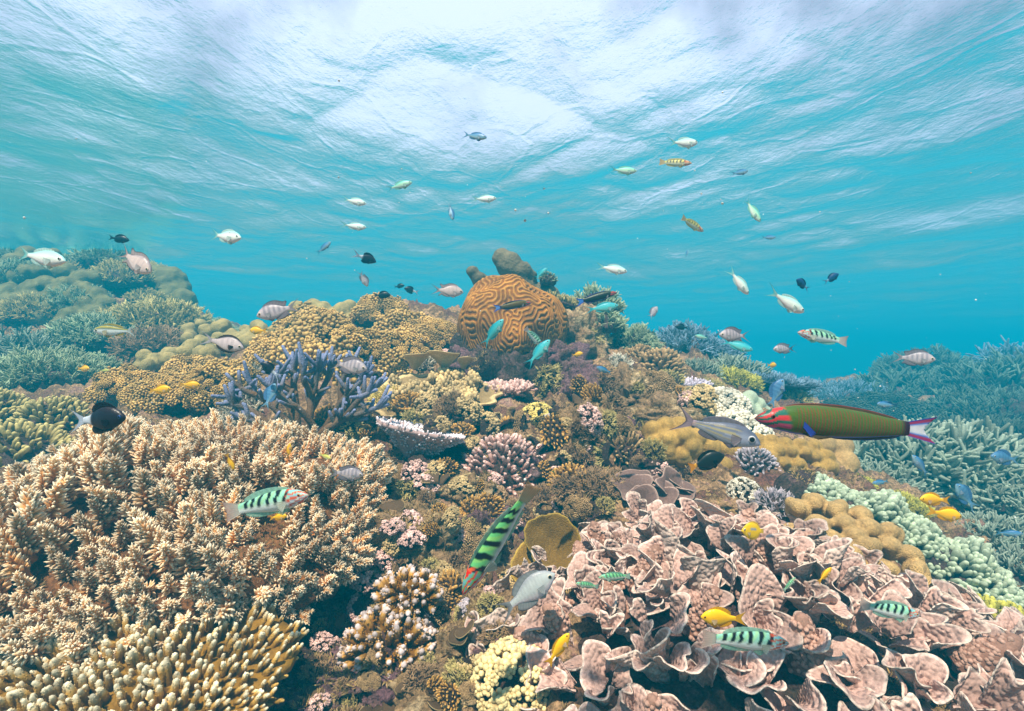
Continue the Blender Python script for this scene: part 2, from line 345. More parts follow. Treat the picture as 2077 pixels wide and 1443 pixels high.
def ball(n=8, m=5, r=1.0):
    V = [(0, 0, -r)]
    for k in range(1, m):
        ph = -math.pi / 2 + math.pi * k / m
        V += [(r * math.cos(ph) * math.cos(2 * math.pi * i / n), r * math.cos(ph) * math.sin(2 * math.pi * i / n), r * math.sin(ph)) for i in range(n)]
    V.append((0, 0, r)); F = []
    for i in range(n): F.append((0, 1 + (i + 1) % n, 1 + i))
    for k in range(m - 2):
        for i in range(n):
            a, b = 1 + k * n + i, 1 + k * n + (i + 1) % n; F += [(a, b, b + n), (a, b + n, a + n)]
    L = len(V) - 1
    for i in range(n): F.append((1 + (m - 2) * n + i, 1 + (m - 2) * n + (i + 1) % n, L))
    V = np.array(V); return V, np.array(F), (V[:, 2] / r + 1) / 2
def frames(d, g, spin=None):
    d = nrm(d); k = len(d); h = np.where(np.abs(d[:, 2:3]) < .9, np.array([[0, 0, 1.]]), np.array([[1., 0, 0]]))
    s = nrm(np.cross(h, d)); w = np.cross(d, s); a = g.uniform(0, 2 * math.pi, k)[:, None] if spin is None else spin
    x = np.cos(a) * s + np.sin(a) * w; y = np.cross(d, x)
    return np.stack([x, y, d], -1)                        # columns
def scatter(tpls, pos, dirs, scale, g, aniso=None):
    """one copy of a random template per point, z axis along dirs; returns V,F,t,rv"""
    pos = np.asarray(pos, float); k = len(pos); M = frames(np.asarray(dirs, float), g); sc = np.broadcast_to(np.asarray(scale, float), (k,))
    pick = g.integers(0, len(tpls), k); rv = g.uniform(-1, 1, k)
    Vs, Fs, ts, rs, off = [], [], [], [], 0
    for q, (tv, tf, tt) in enumerate(tpls):
        i = np.nonzero(pick == q)[0]
        if not len(i): continue
        loc = tv[None] * sc[i][:, None, None]
        if aniso is not None: loc = loc * np.stack([np.ones(len(i)), np.ones(len(i)), aniso[i]], -1)[:, None, :]
        V = np.einsum('kij,kvj->kvi', M[i], loc) + pos[i][:, None]
        F = tf[None] + (np.arange(len(i)) * len(tv))[:, None, None] + off
        Vs.append(V.reshape(-1, 3)); Fs.append(F.reshape(-1, 3)); ts.append(np.tile(tt, len(i))); rs.append(np.repeat(rv[i], len(tv))); off += len(i) * len(tv)
    return np.concatenate(Vs), np.concatenate(Fs), np.concatenate(ts), np.concatenate(rs)

# branch templates, about unit height, growing along +z
def t_brush(seed, n=46, L=1.0, r=.085, nub=.055, spread=.62):
    g = rng(seed); ax = np.stack([np.cumsum(g.normal(0, .02, 5)), np.cumsum(g.normal(0, .02, 5)), np.linspace(0, L, 5)], -1)
    core = tube(ax, np.array([1.15, 1.05, .95, .8, .5]) * r, 6, np.array([0, .1, .2, .3, .75]))
    z = (np.arange(n) + .5) / n; z = .12 + .86 * z; a = np.arange(n) * 2.39996 + g.normal(0, .25, n)
    c = np.stack([np.interp(z * L, ax[:, 2], ax[:, k]) for k in range(3)], -1)
    out = np.stack([np.cos(a), np.sin(a), np.full(n, spread) + .9 * z * z], -1); rr = np.interp(z, np.linspace(0, 1, 5), np.array([1.15, 1.05, .95, .8, .5]) * r)
    pos = c + np.stack([np.cos(a), np.sin(a), 0 * a], -1) * rr[:, None] * .7
    s = nub * (1.25 - .55 * z) * g.uniform(.75, 1.25, n)
    V, F, t, _ = scatter([cone_nub(5, .62, 2.5)], pos, out, s, g)
    return tpl_join([core, (V, F, t)])
def t_sprig(seed, n=64, r=.075):
    """cone-shaped sprig: long slender spikelets low down, short ones at the tip"""
    g = rng(seed); k = 5; ax = np.stack([np.cumsum(g.normal(0, .03, k)), np.cumsum(g.normal(0, .03, k)), np.linspace(0, 1, k)], -1); rad = r * np.array([1.1, 1., .85, .65, .42])
    core = tube(ax, rad, 6, np.array([0, .05, .15, .3, .75])); z = .10 + .87 * ((np.arange(n) + .5) / n) ** .9; a = np.arange(n) * 2.39996 + g.normal(0, .3, n)
    c = np.stack([np.interp(z, ax[:, 2], ax[:, q]) for q in range(3)], -1); out = np.stack([np.cos(a), np.sin(a), .55 + 1.1 * z * z], -1)
    s = .092 * (1.12 - .68 * z) * g.uniform(.7, 1.25, n)
    V, F, t, _ = scatter([cone_nub(5, .40, 2.6)], c + np.stack([np.cos(a), np.sin(a), 0 * a], -1) * np.interp(z, np.linspace(0, 1, k), rad)[:, None] * .6, out, s, g)
    q = np.repeat(z, 11); side = []
    return tpl_join([core, (V, F, np.clip(t * (.78 + .34 * q), 0, 1))])
def t_finger(seed, L=1.0, r=.2, bumps=0, taper=.85, sides=8, nub=.05):
    g = rng(seed); k = 6; z = np.linspace(0, L * .88, k)
    ax = np.stack([np.cumsum(g.normal(0, .03, k)), np.cumsum(g.normal(0, .03, k)), z], -1)
    rad = r * (1 + (taper - 1) * np.linspace(0, 1, k)) * g.uniform(.93, 1.07, k); rad[-1] *= .86
    parts = [tube(ax, rad, sides, z / L)]
    if bumps:
        zz = g.uniform(.1, .86, bumps); a = g.uniform(0, 6.283, bumps); rr = np.interp(zz, z / L, rad)
        c = np.stack([np.interp(zz * L, z, ax[:, q]) for q in range(3)], -1)
        o = np.stack([np.cos(a), np.sin(a), np.full(bumps, 1.3)], -1)
        V, F, t, _ = scatter([cone_nub(4, .7, 1.9)], c + o * (1, 1, 0) * rr[:, None] * .8, o, nub * g.uniform(.8, 1.2, bumps), g)
        parts.append((V, F, np.clip(.15 + .9 * np.repeat(zz, 9) ** 1.2 * (.7 + .3 * t), 0, 1)))
    return tpl_join(parts)
def t_twig(seed, forks=5, r=.075, depth=1, bumps=0):
    g = rng(seed); k = 5; z = np.linspace(0, 1, k); ax = np.stack([np.cumsum(g.normal(0, .045, k)), np.cumsum(g.normal(0, .045, k)), z], -1)
    parts = [tube(ax, r * np.array([1.1, 1, .9, .75, .5]), 6, z)]
    for i in range(forks):
        zz = g.uniform(.15, .8); c = np.array([np.interp(zz, z, ax[:, q]) for q in range(3)]); a = g.uniform(0, 6.283); d = nrm(np.array((math.cos(a), math.sin(a), g.uniform(.55, 1.2))))
        ln = g.uniform(.28, .55) * (1.1 - .4 * zz); p = [c, c + d * ln * .5, c + (d + (0, 0, .25)) * ln]
        parts.append(tube(p, r * np.array([.72, .62, .4]), 5, np.array([zz, zz + (1 - zz) * .5, 1.0])))
        if depth > 1:
            for q in range(2):
                a2 = g.uniform(0, 6.283); d2 = nrm(d + .8 * np.array((math.cos(a2), math.sin(a2), .4))); c2 = c + d * ln * g.uniform(.3, .7)
                parts.append(tube([c2, c2 + d2 * ln * .25, c2 + d2 * ln * .5], r * np.array([.55, .48, .34]), 5, np.array([zz + .2, .8, 1.0]).clip(0, 1)))
    return tpl_join(parts)
def t_knob(seed, n=9, r=.2, head=.42):
    """short stem ending in a knot of rounded lumps"""
    g = rng(seed); parts = [tube([(0, 0, 0), (0, 0, .35), (0, 0, .7)], [r * .8, r, r * 1.15], 6, np.array([0, .2, .45]))]
    a = np.arange(n) * 2.39996; z = 1 - 1.15 * (np.arange(n) + .4) / n; rad = np.sqrt(np.clip(1 - z * z, 0, 1))
    d = np.stack([np.cos(a) * rad, np.sin(a) * rad, z * .75], -1); pos = np.array((0, 0, .62)) + d * head * g.uniform(.6, .95, (n, 1))
    V, F, t, _ = scatter([ball(7, 5)], pos, d, head * g.uniform(.34, .52, n), g)
    parts.append((V, F, np.clip(.35 + .65 * t, 0, 1)))
    return tpl_join(parts)
def t_broccoli(seed, n=48, head=.5):
    g = rng(seed); parts = [tube([(0, 0, 0), (0, 0, .3), (0, 0, .6)], [.17, .17, .24], 6, np.array([0, .1, .3]))]
    i = np.arange(n) + .5; z = 1 - 1.35 * i / n; a = i * 2.39996; rad = np.sqrt(np.clip(1 - z * z, 0, 1)); d = np.stack([np.cos(a) * rad, np.sin(a) * rad, z], -1)
    pos = np.array((0, 0, .55)) + d * head * g.uniform(.68, 1.08, (n, 1)) * (1, 1, .8)
    V, F, t, _ = scatter([ball(6, 4)], pos, d, head * g.uniform(.12, .20, n), g)
    parts.append((V, F, np.clip(.25 + .75 * t, 0, 1)))
    return tpl_join(parts)
_T = {}
def T(kind, cnt=4, **kw):
    key = (kind, cnt, tuple(sorted(kw.items())))
    if key not in _T: _T[key] = [globals()['t_' + kind](100 + 7 * i, **kw) for i in range(cnt)]
    return _T[key]

def dome_pts(n, rx, ry, h, g, low=0.0, jit=.5):
    """n points spread over the upper half of an ellipsoid, with outward normals"""
    i = np.arange(n) + .5; z = 1 - (1 - low) * i / n; a = i * 2.39996 + g.normal(0, .12, n); z = np.clip(z + g.normal(0, jit / math.sqrt(n) * .5, n), low, 1)
    r = np.sqrt(1 - z * z); d = np.stack([np.cos(a) * r, np.sin(a) * r, z], -1)
    return d * (rx, ry, h), nrm(d / (rx, ry, h) * min(rx, ry, h))
def lump(name, rx, ry, h, mat, parent, seed=0, amp=.22, n=40, low=-.35, freq=2.2, bump2=.0, t=None):
    """rough ellipsoidal mass"""
    th = np.linspace(0, 2 * math.pi, n, endpoint=False); ph = np.linspace(math.asin(low) if low > -1 else -math.pi / 2, math.pi / 2, n // 2)
    A, B = np.meshgrid(th, ph, indexing='ij'); d = np.stack([np.cos(A) * np.cos(B), np.sin(A) * np.cos(B), np.sin(B)], -1).reshape(-1, 3)
    s = 1 + amp * fbm(d * freq + seed * 3.7, 3, seed) + bump2 * fbm(d * freq * 5 + seed, 3, seed + 5, ridged=True)
    s = s.reshape(n, n // 2); s[:, -1] = s[:, -1].mean(); s = s.ravel()
    V = d * s[:, None] * (rx, ry, h); F = grid_faces(n, n // 2, True)
    tt = np.zeros(len(V)) if t is None else np.full(len(V), t)
    return link(name, mesh(name, V, F, {'t': tt, 'rv': np.zeros(len(V))}), mat, parent)
def bush_mesh(name, rx, ry, h, n, tpls, length, g, low=.05, up=.35, jit=.28, sink=.55, clumps=0.0, seed=0):
    """branches standing out of a dome"""
    p, d = dome_pts(n, rx, ry, h, g, low)
    L = length * g.uniform(.75, 1.2, n)
    if clumps: L = L * (1 + clumps * vnoise(p / (.35 * (rx + ry) / 2) + seed, seed)); p = p * (1 + .18 * clumps * vnoise(p / (.4 * rx) + 9 + seed, seed + 3))[:, None]
    d = nrm(d + np.array((0, 0, up)) + g.normal(0, jit, (n, 3))); p = p - d * (L * sink)[:, None]
    V, F, t, rv = scatter(tpls, p, d, L, g)
    return mesh(name, V, F, {'t': t, 'rv': rv})

def blob_union(name, balls, mat, parent, voxel=.006, smooth=6, seed=0, noise=0.0, nfreq=20):
    """rounded lobes (x,y,z,r[,sx,sy,sz]) fused into one continuous skin"""
    parts = []
    bv, bf, bt = ball(20, 12)
    for b in balls:
        s = np.array(b[4:7]) if len(b) > 4 else np.ones(3)
        parts.append((bv * b[3] * s + np.array(b[:3]), bf, bt))
    V, F, t = tpl_join(parts); me = mesh(name + '_lobes', V, F)
    o = bpy.data.objects.new('lobes', me); C.objects.link(o)
    m = o.modifiers.new('r', 'REMESH'); m.mode = 'VOXEL'; m.voxel_size = voxel
    s = o.modifiers.new('s', 'SMOOTH'); s.factor = .5; s.iterations = smooth
    dg = bpy.context.evaluated_depsgraph_get(); dg.update(); me2 = bpy.data.meshes.new_from_object(o.evaluated_get(dg)); me2.name = name
    bpy.data.objects.remove(o); bpy.data.meshes.remove(me)
    k = len(me2.vertices); P = np.empty(k * 3, np.float32); me2.vertices.foreach_get('co', P); P = P.reshape(-1, 3).astype(float)
    if noise:
        nn = np.empty(k * 3, np.float32); me2.vertices.foreach_get('normal', nn); P = P + nn.reshape(-1, 3) * (noise * fbm(P * nfreq + seed, 3, seed))[:, None]
        me2.vertices.foreach_set('co', P.astype(np.float32).ravel())
    me2.polygons.foreach_set('use_smooth', np.ones(len(me2.polygons), bool))
    c = np.array([b[:3] for b in balls]); r = np.array([b[3] for b in balls])
    tt = np.full(k, 9.0)
    for i in range(0, k, 20000): tt[i:i + 20000] = (np.linalg.norm(P[i:i + 20000, None] - c[None], axis=-1) / r[None]).min(1)
    a = me2.attributes.new('t', 'FLOAT', 'POINT'); a.data.foreach_set('value', np.clip(tt, 0, 1).astype(np.float32))
    me2.attributes.new('rv', 'FLOAT', 'POINT'); me2.update()
    return link(name, me2, mat, parent)

def disc_mesh(name, rx, ry, dish, under, g, nr=14, na=72, rim=.12, thick=.012, seed=0, lobes=7):
    """table plate: irregular rim, dished top, cone-shaped underside reaching down 'under'"""
    a = np.linspace(0, 2 * math.pi, na, endpoint=False); ri = 1 + rim * vnoise(np.stack([np.cos(a) * lobes / 3, np.sin(a) * lobes / 3, 0 * a + seed], -1), seed) + rim * .4 * vnoise(np.stack([np.cos(a) * lobes, np.sin(a) * lobes, 0 * a + seed], -1), seed + 1)
    rr = np.linspace(0.02, 1, nr); A, Q = np.meshgrid(a, rr, indexing='ij'); RI = np.repeat(ri[:, None], nr, 1)
    top = np.stack([np.cos(A) * Q * RI * rx, np.sin(A) * Q * RI * ry, dish * Q ** 2], -1)
    q2 = rr[::-1]; A2, Q2 = np.meshgrid(a, q2, indexing='ij')
    bot = np.stack([np.cos(A2) * Q2 * RI * rx, np.sin(A2) * Q2 * RI * ry, dish * Q2 ** 2 - thick - under * (1 - Q2) ** 2.3], -1)
    V = np.concatenate([top, bot], 1).reshape(-1, 3); return V, grid_faces(na, 2 * nr, True), ri, a
# ------------------------------------------------------------------ reef colours
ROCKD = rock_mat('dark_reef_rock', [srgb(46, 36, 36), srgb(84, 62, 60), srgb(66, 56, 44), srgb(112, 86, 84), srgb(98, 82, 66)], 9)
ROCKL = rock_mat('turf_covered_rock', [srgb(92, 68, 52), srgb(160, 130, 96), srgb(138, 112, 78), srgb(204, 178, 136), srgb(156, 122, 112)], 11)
ROCKP = rock_mat('pinkish_rock', [srgb(76, 52, 56), srgb(126, 92, 98), srgb(108, 84, 78), srgb(166, 134, 136)], 10)
M_ = {}
def CM(name, base, tip, **kw):
    if name not in M_: M_[name] = coral_mat(name, srgb(*base), srgb(*tip), **kw)
    return M_[name]
CM('beige', (164, 102, 42), (255, 240, 216), pos=(.14, 1.0), mid=srgb(228, 178, 120), var=.3)
CM('gold_table', (138, 104, 42), (255, 244, 220), pos=(.30, .98), mid=srgb(200, 162, 92), var=.25)
CM('bluetip', (134, 94, 36), (226, 228, 252), pos=(.50, 1.0), mid=srgb(196, 152, 84), var=.25)
CM('cauliflower', (188, 150, 96), (246, 226, 170), pos=(.2, .9), bump=.8, bscale=420, var=.2)
CM('pink', (150, 110, 98), (240, 206, 196), pos=(.2, .95), mid=srgb(196, 156, 144), var=.2)
CM('white_table', (182, 156, 152), (246, 236, 240), pos=(.2, .85), var=.2)
CM('golden_soft', (140, 102, 50), (224, 190, 124), pos=(.1, .95), mid=srgb(186, 146, 80), var=.3)
CM('yellow', (150, 118, 40), (240, 220, 140), pos=(.15, .95), var=.25)
CM('tan_bush', (136, 92, 38), (222, 178, 108), pos=(.2, .95), var=.25)
CM('olive', (122, 108, 60), (208, 192, 132), pos=(.1, .9), var=.25)
CM('green_grey', (78, 88, 62), (178, 190, 156), pos=(.15, .95), var=.25)
CM('pale_green', (84, 104, 82), (186, 198, 172), pos=(.1, .8), var=.15, bump=.25)
CM('bluish', (58, 74, 90), (140, 164, 184), pos=(.15, .95), var=.25)
CM('grey_stag', (44, 54, 52), (158, 170, 152), pos=(.15, .98), var=.25)
CM('white_bush', (150, 128, 88), (238, 232, 214), pos=(.25, .9), var=.25)
CM('lilac', (150, 134, 140), (226, 216, 232), pos=(.2, .9), var=.2)
CM('purple_stag', (122, 92, 62), (140, 148, 184), pos=(.5, 1.1), mid=srgb(110, 102, 98), var=.35, bump=.9, bscale=220, voro=True)
CM('brown_soft', (120, 92, 62), (190, 160, 118), pos=(.2, .95), var=.25)
CM('leather_gold', (110, 80, 34), (196, 160, 92), pos=(.55, 1.0), var=.3, bump=1.0, bscale=380, voro=True, bdist=.003)
CM('leather_tan', (124, 94, 52), (206, 172, 118), pos=(.55, 1.0), var=.3, bump=1.0, bscale=380, voro=True, bdist=.003)
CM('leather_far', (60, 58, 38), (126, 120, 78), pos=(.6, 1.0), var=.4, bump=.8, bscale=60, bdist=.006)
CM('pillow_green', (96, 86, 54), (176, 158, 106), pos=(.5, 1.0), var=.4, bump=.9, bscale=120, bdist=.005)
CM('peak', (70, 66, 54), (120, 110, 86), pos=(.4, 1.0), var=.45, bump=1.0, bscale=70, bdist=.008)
CM('bubble', (44, 66, 52), (104, 138, 112), pos=(.1, 1.0), var=.25, bump=.2, rough=.45)
CM('lime', (124, 124, 44), (206, 200, 104), pos=(.1, .95), var=.25)
CM('fuzz', (92, 66, 52), (176, 146, 112), pos=(.1, .95), var=.35)
CM('grey_soft', (120, 108, 116), (204, 194, 200), pos=(.2, .95), var=.2)
CM('stalk', (112, 98, 106), (150, 134, 140), pos=(.2, .9), var=.2)
CM('knobby', (120, 98, 64), (222, 196, 146), pos=(.15, .95), var=.35, bump=.8, bscale=180)
CM('plate_brown', (96, 76, 54), (196, 170, 126), pos=(.7, 1.0), var=.25, bump=.6, bscale=300)
CM('plate_olive', (126, 98, 44), (196, 166, 84), pos=(.7, 1.0), var=.25, bump=.9, bscale=320, voro=True)
CM('lettuce', (150, 106, 90), (232, 212, 196), pos=(.0, 1.0), mid=srgb(216, 186, 174), var=.35, bump=1.0, bscale=120, voro=True, bdist=.006, vscale=16)
CM('lettuce_column', (136, 96, 78), (216, 178, 160), pos=(.1, 1.0), var=.25)
CM('brain', (146, 94, 36), (196, 142, 70), pos=(.05, 1.0), mid=srgb(162, 108, 44), var=.45, bump=.6, bscale=260)
CM('green_algae', (30, 70, 26), (96, 150, 60), pos=(.1, .95), var=.3)
CM('white_ball', (150, 138, 128), (206, 196, 186), pos=(.1, 1.0), var=.25, bump=.7, bscale=90)

def up_at(p, k=.5, lean=(0, 0, 0)): return nrm(k * ground_normal(p) + (1 - k) * np.array((0, 0, 1.0)) + np.array(lean))
KIND = {   # template, how many, branch length / radius, dome height / radius
 'brush':  dict(t=('brush', 4, {}), n=110, L=.30, h=.62, up=.25),
 'finger': dict(t=('finger', 4, dict(r=.17)), n=130, L=.30, h=.7, up=.2),
 'nubby':  dict(t=('finger', 4, dict(r=.15, bumps=26)), n=110, L=.34, h=.62, up=.35),
 'twig':   dict(t=('twig', 5, dict(forks=5)), n=90, L=.46, h=.6, up=.3),
 'fine':   dict(t=('twig', 5, dict(forks=6, depth=2, r=.055)), n=110, L=.42, h=.65, up=.25),
 'knob':   dict(t=('knob', 4, {}), n=60, L=.36, h=.8, up=.1),
 'broc':   dict(t=('broccoli', 4, {}), n=70, L=.36, h=.7, up=.15),
}
def colony(kind, label, px, py, w, mat, name='branching_coral', cat='coral', hr=1.0, ry=1.0, group=None, seed=None, base=ROCKD, d=None, k=.5, lean=(0, 0, 0), nf=1.0, Lf=1.0, low=.05, lift=0.0, clumps=.25, part='branches', spin=0, **kw):
    """one coral head: w = width in photograph pixels, (px, py) the middle of its foot on the ground"""
    p = on_ground(px, d) if d else ground_hit(px, py)
    r = w / 2 / FPX * p[1]; K = KIND[kind]; seed = seed if seed is not None else int(px * 7 + py)
    g = rng(seed); o = empty(name, label, cat, group)
    h = K['h'] * hr * r
    kk = dict(K['t'][2]); kk.update(kw)
    me = bush_mesh(part, r * .86, r * ry * .86, h, max(6, int(K['n'] * nf)), T(K['t'][0], K['t'][1], **kk), K['L'] * r * Lf, g, low, K['up'], clumps=clumps, seed=seed)
    link(part, me, M_[mat], o)
    lump('base', r * .74, r * ry * .74, h * .78, base, o, seed, .12, 24, -.6)
    u = up_at(p, k, lean); place(o, p + u * lift * r, u, spin)
    return o
def copy_tree(o, label, mat=None, base=None):
    c = o.copy(); C.objects.link(c); c['label'] = label
    for ch in o.children:
        k = ch.copy(); C.objects.link(k); k.parent = c
        if mat and ch.name.split('.')[0] == 'branches': k.material_slots[0].link = 'OBJECT'; k.material_slots[0].material = mat
    return c
def table(label, px, py, d, w, mat, tpl, n, L, normal=(0, 0, 1), ry=.85, dish=.1, under=.35, stalk=None, name='table_coral', seed=1, out=.5, rim=.12, plate_mat=None, group=None, thick=.05, spin=0.0, fl=1.0):
    p = P3(px, py, d); r = w / 2 / FPX * d; g = rng(seed); o = empty(name, label, 'coral', group)
    V, F, ri, a = disc_mesh('plate', r * .93, r * ry * .93, dish * r, under * r, g, rim=rim, thick=thick * r, seed=seed)
    link('plate', mesh('plate', V, F, {'t': np.full(len(V), .1), 'rv': np.zeros(len(V))}), plate_mat or M_[mat], o)
    i = np.arange(n) + .5; q = np.sqrt(i / n); th = i * 2.39996 + g.normal(0, .1, n); q = np.clip(q + g.normal(0, .012, n), 0, 1.0)
    rim_r = np.interp(np.mod(th, 2 * math.pi), np.append(a, 2 * math.pi), np.append(ri, ri[0]))
    pos = np.stack([np.cos(th) * q * rim_r * r * .95, np.sin(th) * q * rim_r * r * ry * .95, dish * r * q ** 2], -1)
    dr = np.stack([np.cos(th) * out * q ** 2, np.sin(th) * out * q ** 2, np.ones(n)], -1) + g.normal(0, .12, (n, 3))
    Vb, Fb, tb, rv = scatter(tpl, pos - nrm(dr) * L * .15, dr, L * g.uniform(.7, 1.2, n) * (1 - .35 * q ** 3) * fl, g)
    link('branches', mesh('branches', Vb, Fb, {'t': tb, 'rv': rv}), M_[mat], o)
    if stalk and fl:                                                       # short branchlets on the underside too
        m = n // 2; q = np.sqrt(g.uniform(.12, .96, m)); th = g.uniform(0, 2 * math.pi, m); z = dish * r * q ** 2 - thick * r - under * r * (1 - q) ** 2.3
        Vb, Fb, tb, rv = scatter(tpl, np.stack([np.cos(th) * q * r * .93, np.sin(th) * q * r * ry * .93, z], -1), np.stack([np.cos(th), np.sin(th), -.35 + .5 * q], -1) + g.normal(0, .15, (m, 3)), L * .7 * g.uniform(.6, 1.1, m), g)
        link('under_branches', mesh('under_branches', Vb, Fb, {'t': tb * .75, 'rv': rv}), M_[mat], o)
    u = nrm(np.array(normal, float)); place(o, p, u, spin)
    if stalk:
        s = lump('stalk', r * stalk[0], r * stalk[0], r * stalk[1], plate_mat or M_[mat], o, seed, .15, 20, -.98)
        s.location = (0, 0, -r * (under * .6 + stalk[1] * .5))
    return o
def rock(label, px, py, w, mat=ROCKL, h=.8, ry=1.0, seed=0, d=None, name='reef_rock', lift=.0, amp=.3, cat='rock', b2=.07, dep=None, n=90):
    p = P3(px, py, dep) if dep else (on_ground(px, d) if d else ground_hit(px, py)); r = w / 2 / FPX * p[1]
    o = lump(name, r, r * ry, r * h, mat, None, seed or int(px + py), amp, n, -.7, bump2=b2)
    place(o, p + np.array((0, 0, lift * r))); return tag(o, label, cat)
def chain(pts, step=.5):
    """spheres strung along pixel points (px, py, depth, radius in px)"""
    out = []
    for a, b in zip(pts[:-1], pts[1:]):
        a, b = np.array(a, float), np.array(b, float); k = max(1, int(np.hypot(*(a - b)[:2]) / (step * a[3])))
        out += [a + (b - a) * i / k for i in range(k)]
    return out + [np.array(pts[-1], float)]
def pix_balls(lst): return [(*P3(q[0], q[1], q[2]), q[3] / FPX * q[2]) for q in lst]
def blob(name, label, lst, mat, cat='coral', voxel=.006, smooth=6, noise=.002, nf=30, part=None, group=None, extra=None, seed=0):
    b = np.array(pix_balls(lst)); c = b[:, :3].mean(0); c[2] = b[:, 2].min(); b[:, :3] -= c
    if part is None:
        o = blob_union(name, b, M_[mat], None, voxel, smooth, seed, noise, nf); o.location = c; return tag(o, label, cat, group)
    o = empty(name, label, cat, group); o.location = c
    blob_union(part, b, M_[mat], o, voxel, smooth, seed, noise, nf)
    for pn, pm, pl in extra or []:
        e = np.array(pix_balls(pl)); e[:, :3] -= c; blob_union(pn, e, M_[pm], o, voxel, smooth, seed, noise, nf)
    return o
g0 = rng(5)
def lobed(ells, spacing, r, d0, slope, bulge, seed, chain_len=0, inner=1.5):
    """evenly jittered rounded lobes over tilted ellipses (cx, cy, rx, ry, turn), on a swelling core"""
    g = rng(seed); pts = []; out = []
    for cx, cy, rx, ry, rot in ells:
        c, s_ = math.cos(R(rot)), math.sin(R(rot))
        for _ in range(700):
            a = g.uniform(0, 6.283); q = math.sqrt(g.uniform(0, 1)); u, v = rx * q * math.cos(a), ry * q * math.sin(a); x, y = cx + c * u - s_ * v, cy + s_ * u + c * v
            if all(math.hypot(x - b[0], (y - b[1]) * 1.15) > spacing for b in pts):
                pts.append((x, y)); d = d0 + slope * (cy - y) - bulge * (1 - q * q) + g.uniform(-.25, .25) * r / FPX * d0; rr = r * g.uniform(.85, 1.2)
                if chain_len:
                    an = g.uniform(0, 3.14); L = chain_len * g.uniform(.6, 1.2); out += chain([(x - L * math.cos(an), y - L * .7 * math.sin(an), d + .01, rr * .85), (x, y, d - .012, rr), (x + L * math.cos(an), y + L * .7 * math.sin(an), d + .01, rr * .85)], .4)
                else: out.append((x, y, d, rr))
                out.append((x, y + r * .3, d + r * (.95 if inner > 1.55 else .75) / FPX * d0, r * inner))
    return out

# ------------------------------------------------------------------ near reef, left
def beige_thicket():
    o = empty('branching_coral', 'large beige thicket of spiky white-tipped branches filling the near reef beside the purple staghorn', 'coral')
    g = rng(3); n = 860; rx, ry, h = .46, .40, .17
    p, d = dome_pts(n, rx, ry, h, g, .0, .8)
    ang = np.arctan2(p[:, 1], p[:, 0]); edge = 1 + .16 * vnoise(np.stack([np.cos(ang) * 1.6, np.sin(ang) * 1.6, 0 * ang], -1), 8)
    p[:, :2] *= edge[:, None]; cl = vnoise(p * 7.5, 4); p[:, 2] += .045 * cl
    L = .082 * g.uniform(.7, 1.25, n) * (1 + .35 * cl)
    d = nrm(d * .8 + np.array((0, -.05, .35)) + np.stack([vnoise(p * 6 + 3, 5), vnoise(p * 6 + 9, 6), 0 * L], -1) * .55 + g.normal(0, .16, (n, 3)))
    keep = cl > -.62; p, d, L = p[keep], d[keep], L[keep]
    V, F, t, rv = scatter(T('sprig', 8, n=84), p - d * (L * .5)[:, None], d, L, g)
    link('branches', mesh('branches', V, F, {'t': t, 'rv': rv}), M_['beige'], o)
    lump('base', rx * .88, ry * .88, h * .74, rock_mat('thicket_base', [srgb(90, 58, 36), srgb(140, 96, 58), srgb(116, 80, 50)], 12), o, 4, .15, 60, -.8)
    place(o, P3(372, 1070, 1.20), nrm(np.array((.10, -.30, 1))))
beige_thicket()
gt = T('finger', 8, r=.135, bumps=64, taper=.62, nub=.030, sides=9)
table('golden table coral with rows of thick pale-tipped fingers in the near left corner', 262, 1385, .80, 640, 'gold_table', gt, 820, .046, normal=(.10, -.36, 1), ry=.78, dish=.02, under=.30, stalk=(.3, .5), seed=11, out=.9, rim=.14, thick=.06)
def bluetip():
    o = empty('digitate_coral', 'stubby golden coral with bluish white tips, in two lobes below the striped wrasse', 'coral')
    g = rng(8); Vs = []
    for cx, cy, r, n in ((0, 0, .085, 95), (.025, .075, .062, 60)):
        p, d = dome_pts(n, r, r * .8, r * .8, g, .02); d = nrm(d + (0, 0, .25) + g.normal(0, .15, (n, 3))); L = .042 * g.uniform(.8, 1.2, n)
        p = p + (cx, cy, .05 if cy else 0)
        Vs.append(scatter(T('finger', 5, r=.17, bumps=16, nub=.085, taper=.85), p - d * (L * .55)[:, None], d, L, g))
    k = 0; V, F, t, rv = [], [], [], []
    for a in Vs: V.append(a[0]); F.append(a[1] + k); t.append(a[2]); rv.append(a[3]); k += len(a[0])
    link('branches', mesh('branches', np.concatenate(V), np.concatenate(F), {'t': np.concatenate(t), 'rv': np.concatenate(rv)}), M_['bluetip'], o)
    lump('base', .075, .085, .05, ROCKD, o, 3, .15, 24, -.6).location = (.01, .03, 0)
    place(o, P3(792, 1315, 1.0), nrm(np.array((0, -.45, 1))))
bluetip()
colony('knob', 'pale yellow cauliflower coral of rounded lumps at the foot of the pink lettuce coral', 1042, 1395, 180, 'cauliflower', 'cauliflower_coral', hr=1.05, nf=1.1, k=.6, lean=(0, -.3, 0), part='lobes')
colony('knob', 'small lilac-brown knobbly crust beside the pale yellow cauliflower coral', 975, 1305, 70, 'pink', 'cauliflower_coral', hr=.8, nf=.8, k=.7, lean=(0, -.3, 0), part='lobes')
blob('bubble_algae', 'dark green cluster of round bubble algae under the beige thicket', [(690 + g0.normal(0, 22), 1160 + g0.normal(0, 20), 1.2 + g0.uniform(-.02, .03), g0.uniform(8, 12)) for _ in range(46)], 'bubble', 'algae', .003, 2, 0)
